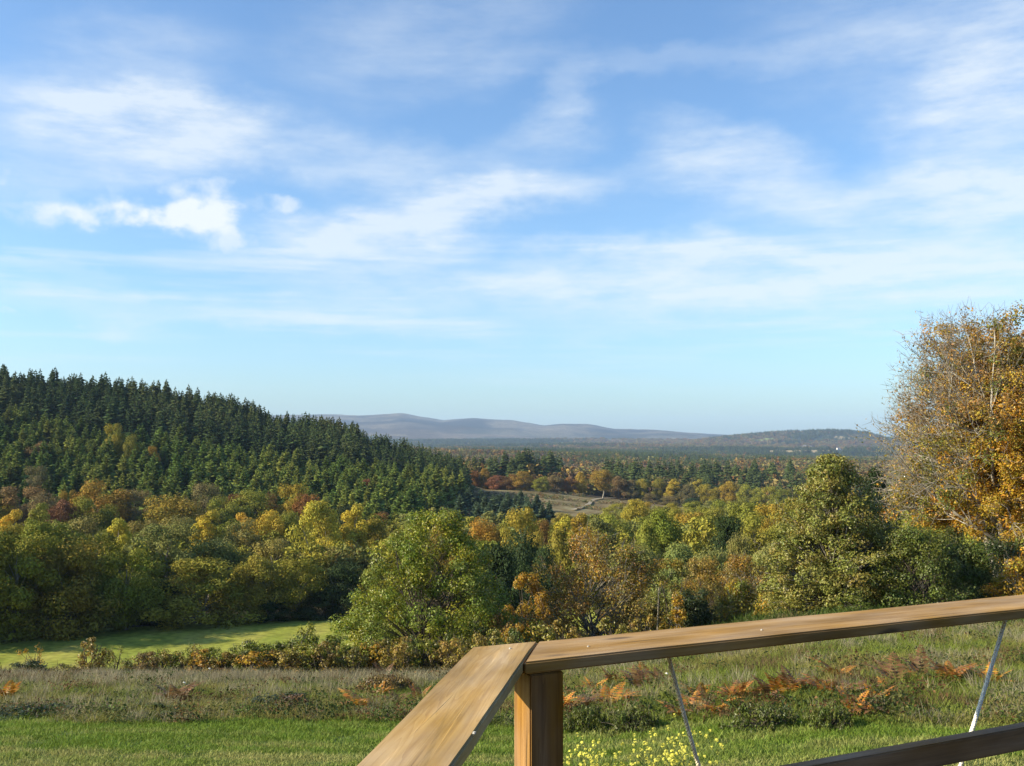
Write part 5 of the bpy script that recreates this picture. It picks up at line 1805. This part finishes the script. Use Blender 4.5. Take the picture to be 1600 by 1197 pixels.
# ------------------------------------------------------------------ added unseen house behind the camera, darkens the near sides of post and rails
def build_house():
    M_W = timber_material('cladding_timber', (0.10, 0.06, 0.03), (0.16, 0.10, 0.055), (0.22, 0.15, 0.09), 9.0)
    M_R = plain_material('added_house_roof', (0.10, 0.085, 0.08), var=0.2)
    M_G = plain_material('added_house_glass', (0.03, 0.035, 0.04), var=0.1)
    e = empty('house', (0, 0, 0))
    tag(e, 'added unseen timber house wall with glazed door behind the deck, shading the railing', 'house')
    x0, x1, y0, y1 = -2.2, 8.0, -9.0, -2.0
    zg = -3.4
    prism('wall', [(x0, y0), (x1, y0), (x1, y1), (x0, y1)], zg, 2.4, 0.0, M_W, e, 0.01)
    V = np.array([(x0 - .5, y1 + .5, 2.25), (x1 + .5, y1 + .5, 2.25), (x1 + .5, y0 - .5, 2.25), (x0 - .5, y0 - .5, 2.25), (x0 - .5, (y0 + y1) / 2, 4.8), (x1 + .5, (y0 + y1) / 2, 4.8)])
    obj('roof', mesh_from('roof', V, [np.array([(0, 1, 5, 4), (2, 3, 4, 5), (3, 2, 1, 0)]), np.array([(0, 4, 3), (1, 2, 5)])], M_R), e)
    d = prism('door', [(0.6, y1), (2.2, y1), (2.2, y1 + 0.05), (0.6, y1 + 0.05)], -1.55, 0.5, 0.0, M_DECK, e, 0.004)
    for a in (0.72, 1.46):
        prism('pane', [(a - 1.4, 0.026), (a - 0.78, 0.026), (a - 0.78, 0.034), (a - 1.4, 0.034)], -1.4, 0.4, 0.0, M_G, d, 0.0)


build_house()

# ------------------------------------------------------------------ cords laced from the handrail
def cord(pxa, pya, pxb, pyb, rad, mat, label):
    # both ends lie in the plane of the railing, midway under the handrail
    q = frontp + nrmB * 0.05
    def hit(px, py):
        dx, _, dz = ray(px, py)
        p = line_x(np.zeros(2), np.array([dx, 1.0]), q, dirR)
        return np.array([p[0], p[1], dz * p[1]])
    A, B = hit(pxa, pya), hit(pxb, pyb)
    A[2] = RAIL_Z - RAIL_T - 0.001
    t = np.linspace(0, 1, 40)[:, None]
    path = A + (B - A) * t
    path[:, 2] -= 0.006 * np.sin(np.pi * t[:, 0])
    tg = unit(B - A); a = unit(np.cross(tg, [0, 0, 1.0])); b = np.cross(tg, a)
    T = Tubes()
    tt = np.linspace(0, 1, 220)
    pp = np.stack([np.interp(tt, t[:, 0], path[:, k]) for k in range(3)], 1)
    L = np.linalg.norm(B - A)
    for s in range(3):     # three twisted strands
        ph = tt * L / 0.022 * 2 * np.pi + s * 2.094
        T.add(pp + rad * 0.5 * (np.cos(ph)[:, None] * a + np.sin(ph)[:, None] * b), np.full(220, rad * 0.56), 6)
    o = obj('cord', T.mesh('cord', mat))
    tag(o, label, 'cord')


M_CORD = plain_material('cord_tan', (0.72, 0.62, 0.46), var=0.15, scale=60)
M_CORDW = plain_material('cord_white', (0.72, 0.70, 0.62), var=0.08, scale=60)
cord(1043, 1029, 1103, 1235, 0.0052, M_CORD, 'thin tan cord hanging taut from the handrail close to the corner post')
cord(1573, 968, 1487, 1240, 0.0060, M_CORDW, 'pale white cord slanting down behind the dark lower rail')

# ------------------------------------------------------------------ tell look-alike trees and shrubs apart by what stands beside them
def refine_labels():
    pool = [o for o in scene.objects if o.parent is None and o.get('group') and o.type == 'EMPTY' and o.get('category') in ('tree', 'shrub')]
    words = ('olive-green', 'yellow-green', 'grey-green', 'dark green', 'bright yellow', 'golden', 'orange', 'rust-brown', 'dusky red', 'brown', 'green', 'ochre', 'olive', 'rusty')
    info = []
    for o in pool:
        w = next(k for k in words if (' ' + k + ' ') in (' ' + o['label'] + ' '))
        info.append((o, w, np.array(o.location[:2])))
    fams = {}
    for it in info:
        fams.setdefault(it[0]['label'], []).append(it)
    for lab, its in fams.items():
        if len(its) < 2:
            continue
        hs_ = sorted(it[0].scale[2] for it in its)
        for o, w, p in its:
            others = [(np.linalg.norm(p - q), w2) for o2, w2, q in info if o2 is not o and w2 != w and o2.get('category') == o.get('category')]
            n = min(others)[1]
            size = 'taller ' if o.scale[2] >= hs_[(2 * len(hs_)) // 3] else ('small ' if o.scale[2] < hs_[len(hs_) // 3] else '')
            o['label'] = size + lab + ', beside ' + ('an ' if n[0] in 'aeiou' else 'a ') + n + ' one'


refine_labels()

# ------------------------------------------------------------------ the air
def build_haze():
    s, lo, hi = 14600.0, -110.0, 345.0
    V = np.array([(sx * s, sy * s, z) for z in (lo, hi) for sx, sy in ((-1, -1), (1, -1), (1, 1), (-1, 1))])
    q = np.array([(3, 2, 1, 0), (4, 5, 6, 7), (0, 1, 5, 4), (1, 2, 6, 5), (2, 3, 7, 6), (3, 0, 4, 7)])
    m, t = new_mat('haze_air')
    v = N(t, 'ShaderNodeVolumePrincipled')
    v.inputs['Color'].default_value = (0.50, 0.70, 1.0, 1)
    v.inputs['Density'].default_value = HAZE
    v.inputs['Anisotropy'].default_value = 0.0
    o = N(t, 'ShaderNodeOutputMaterial')
    t.links.new(v.outputs[0], o.inputs['Volume'])
    ob = struct(obj('haze', mesh_from('haze', V, q, m)), 'stuff')
    tag(ob, 'pale blue haze that fills the valley and fades the distant hills', 'haze')


HAZE = 5.8e-5
build_haze()
